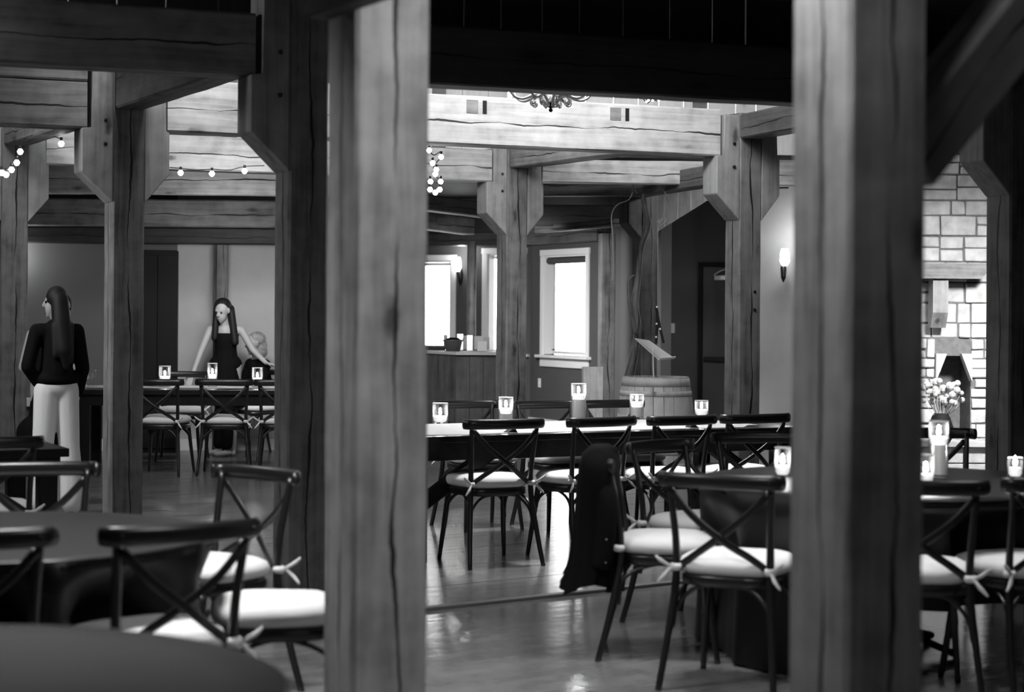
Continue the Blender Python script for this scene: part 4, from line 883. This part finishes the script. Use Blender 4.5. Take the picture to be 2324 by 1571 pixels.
# ---------------------------------------------------------------- PEOPLE
def blob(name, caps, balls, mat, parent, voxel=0.008, smooth=4):
    """one continuous surface grown from tapered limbs and ellipsoids"""
    bm = bmesh.new()
    for p0, r0_, p1, r1_ in caps:
        p0 = Vector(p0); p1 = Vector(p1); d = p1-p0; L = d.length; Q = d.to_track_quat('Z', 'Y').to_matrix().to_4x4(); n = 14; rings = []
        prof = [(r0_*math.sin(x), -r0_*math.cos(x)) for x in (0.3, 0.8, 1.2, 1.57)]+[(r1_*math.cos(x), L+r1_*math.sin(x)) for x in (0, 0.4, 0.8, 1.3)]
        b2 = bmesh.new(); lathe(b2, prof, n); bmesh.ops.transform(b2, matrix=Matrix.Translation(p0) @ Q, verts=b2.verts[:])
        bmesh.ops.recalc_face_normals(b2, faces=b2.faces[:]); me = bpy.data.meshes.new('t'); b2.to_mesh(me); b2.free(); bm.from_mesh(me); bpy.data.meshes.remove(me)
    for c_, rr in balls: sphere(bm, c_, 1.0, 18, 12, rr)
    me = bpy.data.meshes.new('t'); bm.to_mesh(me); bm.free(); o = bpy.data.objects.new('t', me); COL.objects.link(o)
    r = o.modifiers.new('r', 'REMESH'); r.mode = 'VOXEL'; r.voxel_size = voxel; r.use_smooth_shade = True
    s = o.modifiers.new('s', 'SMOOTH'); s.iterations = smooth; s.factor = 0.5
    dg = bpy.context.evaluated_depsgraph_get(); ev = o.evaluated_get(dg); m2 = bpy.data.meshes.new_from_object(ev); m2.name = name
    bpy.data.objects.remove(o); bpy.data.meshes.remove(me)
    m2.materials.clear(); m2.materials.append(MATS[mat]); o = bpy.data.objects.new(name, m2); COL.objects.link(o); o.parent = parent
    for p_ in m2.polygons: p_.use_smooth = True
    return o
def hand(w, d, palm, curl=0.5):
    """wrist point, direction of the hand, palm normal -> capsules of palm, four fingers and a thumb"""
    w = Vector(w); d = Vector(d).normalized(); pn = Vector(palm); pn = (pn-d*pn.dot(d)).normalized(); s = d.cross(pn); out = []
    for k_ in (-0.024, -0.008, 0.008, 0.024): out.append((w+s*k_*0.6, 0.015, w+d*0.078+s*k_, 0.011))
    for k_, ln in ((-0.026, 0.062), (-0.009, 0.075), (0.009, 0.070), (0.026, 0.055)):
        a = w+d*0.085+s*k_; b = a+(d*math.cos(curl*0.5)+pn*math.sin(curl*0.5))*ln*0.5+s*k_*0.1; e = b+(d*math.cos(curl*1.4)+pn*math.sin(curl*1.4))*ln*0.5; out += [(a, 0.009, b, 0.0082), (b, 0.0082, e, 0.007)]
    a = w+d*0.025-s*0.022; b = a+(d*0.6-s*0.75+pn*0.2).normalized()*0.04; e = b+(d*0.85-s*0.3+pn*0.4).normalized()*0.032; out += [(a, 0.013, b, 0.0105), (b, 0.0105, e, 0.008)]
    return out
def head(c, f, tilt=0):
    """skull, jaw, nose, ears, lips, brow; c centre of the head, f unit facing"""
    f = Vector(f).normalized(); r = Vector((f.y, -f.x, 0)).normalized(); u = r.cross(f); c = Vector(c)
    M = Matrix((r, f, u)).transposed(); caps = []; balls = [(c+u*0.02-f*0.01, (0.074, 0.09, 0.092)), (c-u*0.035+f*0.025, (0.056, 0.06, 0.075))]
    caps.append((c+f*0.078+u*0.012, 0.009, c+f*0.100-u*0.022, 0.012)); caps.append((c+f*0.072-u*0.062-r*0.017, 0.008, c+f*0.072-u*0.062+r*0.017, 0.008))
    caps.append((c+f*0.062-u*0.095, 0.016, c+f*0.05-u*0.08, 0.02)); caps.append((c+f*0.072+u*0.026-r*0.03, 0.010, c+f*0.072+u*0.026+r*0.03, 0.010))
    for s in (-1, 1): caps.append((c+r*s*0.078-u*0.015, 0.010, c+r*s*0.080+u*0.015, 0.013))
    return caps, balls
def eyes(t, c, f):
    f = Vector(f).normalized(); r = Vector((f.y, -f.x, 0)).normalized(); u = r.cross(f)
    for s in (-1, 1):
        bm = bmesh.new(); sphere(bm, Vector(c)+f*0.074+u*0.004+r*s*0.03, 0.010, 10, 8); mk('eye', bm, 'hair_dark', t, smooth=True)

def person(label, loc, rz):
    return thing('person', label, 'person', loc, rz)
# woman 1: stands with her back to the viewer, head turned left
c = at(128, 316, 0.9); c.z = 0
w1 = person('woman with long dark hair, black shirt and white wide trousers, back turned, hand on hip', c, math.radians(22))
w1.scale = (0.80, 0.80, 1.0)
hc = (-0.02, 0.02, 1.535); hf = Vector((-1, 0.15, -0.02))
hcaps, hballs = head(hc, hf)
body = hcaps+[((0, 0.0, 1.35), 0.05, (-0.01, 0.01, 1.47), 0.047), ((0, 0, 0.98), 0.13, (0, 0, 1.15), 0.11), ((0, 0, 1.15), 0.11, (0, 0, 1.32), 0.10), ((-0.14, 0, 1.33), 0.055, (0.14, 0, 1.33), 0.055)]
for s in (-1, 1): body += [((s*0.09, 0, 0.93), 0.095, (s*0.11, 0, 0.50), 0.062), ((s*0.11, 0, 0.5), 0.055, (s*0.12, 0.01, 0.08), 0.036), ((s*0.12, -0.03, 0.05), 0.034, (s*0.13, 0.13, 0.03), 0.028)]
body += [((-0.17, 0, 1.33), 0.045, (-0.25, -0.05, 1.08), 0.037), ((-0.25, -0.05, 1.08), 0.034, (-0.155, 0.02, 0.93), 0.024)]+hand((-0.15, 0.02, 0.92), (0.25, 0.1, -1), (0.9, 0, 0.2), 0.6)
body += [((0.17, 0, 1.33), 0.045, (0.22, 0.02, 1.06), 0.037), ((0.22, 0.02, 1.06), 0.034, (0.20, 0.10, 0.84), 0.024)]+hand((0.20, 0.10, 0.83), (0, 0.2, -1), (-1, 0, 0), 0.5)
blob('body', body, hballs, 'skin', w1); eyes(w1, hc, hf)
sh = [((0, 0, 1.03), 0.15, (0, 0, 1.15), 0.135), ((0, 0, 1.15), 0.135, (0, 0, 1.31), 0.12), ((-0.15, 0, 1.32), 0.068, (0.15, 0, 1.32), 0.068), ((-0.18, 0, 1.32), 0.065, (-0.26, -0.05, 1.08), 0.06), ((-0.26, -0.05, 1.08), 0.058, (-0.175, 0.01, 0.965), 0.042),
      ((0.18, 0, 1.32), 0.068, (0.235, 0.02, 1.06), 0.064), ((0.235, 0.02, 1.06), 0.06, (0.215, 0.09, 0.89), 0.045), ((-0.09, 0, 0.99), 0.085, (0.09, 0, 0.99), 0.085)]
blob('shirt', sh, [((0, 0, 0.985), (0.20, 0.15, 0.075))], 'shirt_black', w1, 0.012)
tr = []
for s in (-1, 1): tr += [((s*0.085, 0, 0.90), 0.115, (s*0.115, 0, 0.50), 0.095), ((s*0.115, 0, 0.5), 0.095, (s*0.14, 0, 0.12), 0.115)]
blob('trousers', tr, [((0, 0, 0.93), (0.19, 0.13, 0.10))], 'trousers_white', w1, 0.012)
blob('hair', [((0.02, -0.03, 1.54), 0.08, (0.03, -0.08, 1.38), 0.085), ((0.03, -0.08, 1.38), 0.085, (0.05, -0.13, 1.20), 0.075), ((0.05, -0.13, 1.20), 0.07, (0.06, -0.135, 1.08), 0.03), ((-0.02, -0.09, 1.36), 0.05, (-0.03, -0.14, 1.16), 0.03), ((0.1, -0.07, 1.36), 0.045, (0.11, -0.12, 1.12), 0.025)], [((0.000, 0.02, 1.568), (0.096, 0.102, 0.09))], 'hair_dark', w1, 0.01)
blob('shoes', [((s*0.13, -0.04, 0.035), 0.035, (s*0.14, 0.16, 0.03), 0.03) for s in (-1, 1)], [], 'shirt_black', w1, 0.01)
# woman 4 behind her
c = at(112, 302, 0.9); c.z = 0
w4 = person('woman in a sleeveless black dress almost hidden behind the woman in white trousers', c, math.radians(180+20))
w4.scale = (0.84, 0.84, 1.0)
hc = (-0.11, 0.03, 1.485); hf = Vector((-0.4, 1, 0)); hcaps, hballs = head(hc, hf)
body = hcaps+[((0, 0, 1.30), 0.05, (-0.09, 0.01, 1.42), 0.047), ((0, 0, 0.95), 0.12, (0, 0, 1.28), 0.10), ((-0.13, 0, 1.29), 0.052, (0.13, 0, 1.29), 0.052)]
for s in (-1, 1): body += [((s*0.08, 0, 0.90), 0.09, (s*0.09, 0, 0.48), 0.06), ((s*0.09, 0, 0.48), 0.052, (s*0.09, 0, 0.08), 0.034), ((s*0.09, -0.03, 0.05), 0.032, (s*0.10, 0.12, 0.03), 0.027)]
body += [((0.16, 0, 1.29), 0.044, (0.235, 0.0, 1.05), 0.036), ((0.235, 0.0, 1.05), 0.034, (0.12, 0.12, 0.98), 0.024)]+hand((0.12, 0.12, 0.98), (-1, 0.2, 0.0), (0, -1, 0), 0.5)
body += [((-0.16, 0, 1.29), 0.044, (-0.23, 0.02, 1.02), 0.036), ((-0.23, 0.02, 1.02), 0.034, (-0.2, 0.08, 0.80), 0.024)]+hand((-0.2, 0.08, 0.79), (0, 0.2, -1), (1, 0, 0), 0.5)
blob('body', body, hballs, 'skin', w4); eyes(w4, hc, hf)
blob('dress', [((0, 0, 0.98), 0.135, (0, 0, 1.22), 0.12), ((0, 0, 0.98), 0.14, (0.0, 0, 0.55), 0.20), ((-0.08, 0, 1.24), 0.06, (0.08, 0, 1.24), 0.06)], [((0.05, 0, 0.55), (0.24, 0.2, 0.16))], 'shirt_black', w4, 0.012)
blob('hair', [((-0.11, -0.02, 1.51), 0.085, (-0.10, -0.08, 1.30), 0.07)], [((-0.11, -0.005, 1.52), (0.088, 0.092, 0.09))], 'hair_dark', w4, 0.01)
# woman 2 faces the viewer behind the far left table
c = at(512, 222, 0.9); c.z = 0
w2 = person('woman with long dark hair and black sleeveless top leaning over the far left table', c, math.radians(184))
hc = (0.03, 0.10, 1.475); hf = Vector((0.45, 1, -0.35)); hcaps, hballs = head(hc, hf)
body = hcaps+[((0.0, 0.03, 1.27), 0.05, (0.02, 0.07, 1.41), 0.046), ((0, 0, 0.95), 0.12, (0, 0.0, 1.12), 0.10), ((0, 0, 1.12), 0.10, (0, 0.02, 1.26), 0.095), ((-0.13, 0.02, 1.28), 0.05, (0.13, 0.02, 1.28), 0.05)]
for s in (-1, 1): body += [((s*0.08, 0, 0.92), 0.09, (s*0.08, 0, 0.48), 0.06), ((s*0.08, 0, 0.48), 0.052, (s*0.08, 0, 0.08), 0.034), ((s*0.08, -0.03, 0.04), 0.03, (s*0.09, 0.14, 0.028), 0.026)]
body += [((0.16, 0.02, 1.28), 0.042, (0.25, 0.10, 1.04), 0.034), ((0.25, 0.10, 1.04), 0.032, (0.31, 0.24, 0.83), 0.023)]+hand((0.31, 0.24, 0.83), (0.2, 0.5, -0.5), (0, -0.3, -1), 0.4)
body += [((-0.16, 0.02, 1.28), 0.042, (-0.28, 0.06, 1.08), 0.034), ((-0.28, 0.06, 1.08), 0.032, (-0.42, 0.16, 0.95), 0.023)]+hand((-0.42, 0.16, 0.95), (-1, 0.3, -0.3), (0, 0.3, -1), 0.5)
blob('body', body, hballs, 'skin', w2); eyes(w2, hc, hf)
blob('top', [((0, 0, 0.93), 0.135, (0, 0.0, 1.08), 0.112), ((0, 0, 1.08), 0.112, (0, 0.015, 1.20), 0.112), ((-0.085, 0.01, 1.22), 0.05, (-0.10, 0.01, 1.305), 0.035), ((0.085, 0.01, 1.22), 0.05, (0.10, 0.01, 1.305), 0.035)], [((0, 0, 0.93), (0.17, 0.13, 0.12))], 'shirt_black', w2, 0.01)
blob('skirt', [((0, 0, 0.92), 0.14, (0, 0, 0.62), 0.17)], [], 'shirt_black', w2, 0.014)
blob('hair', [((0.02, 0.03, 1.53), 0.075, (0.0, -0.04, 1.25), 0.09), ((0.09, 0.05, 1.50), 0.035, (0.105, 0.09, 1.20), 0.035), ((-0.055, 0.06, 1.50), 0.038, (-0.10, 0.09, 1.16), 0.042)], [((0.026, 0.075, 1.525), (0.09, 0.10, 0.088))], 'hair_dark', w2, 0.009)
# seated woman
cs = CS.location; w3 = person('seated woman with short fair hair and black top behind the dark post', (cs.x, cs.y, 0), CS.rotation_euler.z)
hc = (0.0, 0.03, 1.14); hf = Vector((0.1, 1, -0.1)); hcaps, hballs = head(hc, hf)
body = hcaps+[((0, 0, 0.95), 0.05, (0, 0.01, 1.08), 0.046), ((0, -0.05, 0.62), 0.12, (0, -0.02, 0.92), 0.10), ((-0.13, -0.01, 0.94), 0.052, (0.13, -0.01, 0.94), 0.052)]
for s in (-1, 1): body += [((s*0.09, -0.03, 0.60), 0.08, (s*0.10, 0.36, 0.56), 0.058), ((s*0.10, 0.36, 0.55), 0.05, (s*0.10, 0.38, 0.10), 0.034), ((s*0.10, 0.36, 0.04), 0.03, (s*0.10, 0.5, 0.028), 0.026), ((s*0.17, -0.01, 0.94), 0.042, (s*0.2, 0.06, 0.70), 0.034), ((s*0.2, 0.06, 0.7), 0.032, (s*0.12, 0.26, 0.66), 0.023)]+hand((s*0.12, 0.26, 0.66), (-s*0.2, 1, 0), (0, 0, -1), 0.5)
blob('body', body, hballs, 'skin', w3); eyes(w3, hc, hf)
blob('top', [((0, -0.05, 0.6), 0.135, (0, -0.02, 0.9), 0.115), ((-0.14, -0.01, 0.93), 0.064, (0.14, -0.01, 0.93), 0.064)]+[((s*0.17, -0.01, 0.93), 0.058, (s*0.205, 0.06, 0.70), 0.05) for s in (-1, 1)], [], 'shirt_black', w3, 0.012)
blob('trousers', [((s*0.09, -0.03, 0.60), 0.095, (s*0.10, 0.36, 0.56), 0.072) for s in (-1, 1)]+[((s*0.10, 0.36, 0.55), 0.068, (s*0.10, 0.38, 0.12), 0.055) for s in (-1, 1)], [], 'shirt_black', w3, 0.012)
blob('hair', [((0, -0.03, 1.17), 0.075, (0, -0.045, 1.06), 0.07)], [((0, 0.0, 1.185), (0.09, 0.098, 0.082))], 'hair_fair', w3, 0.009)
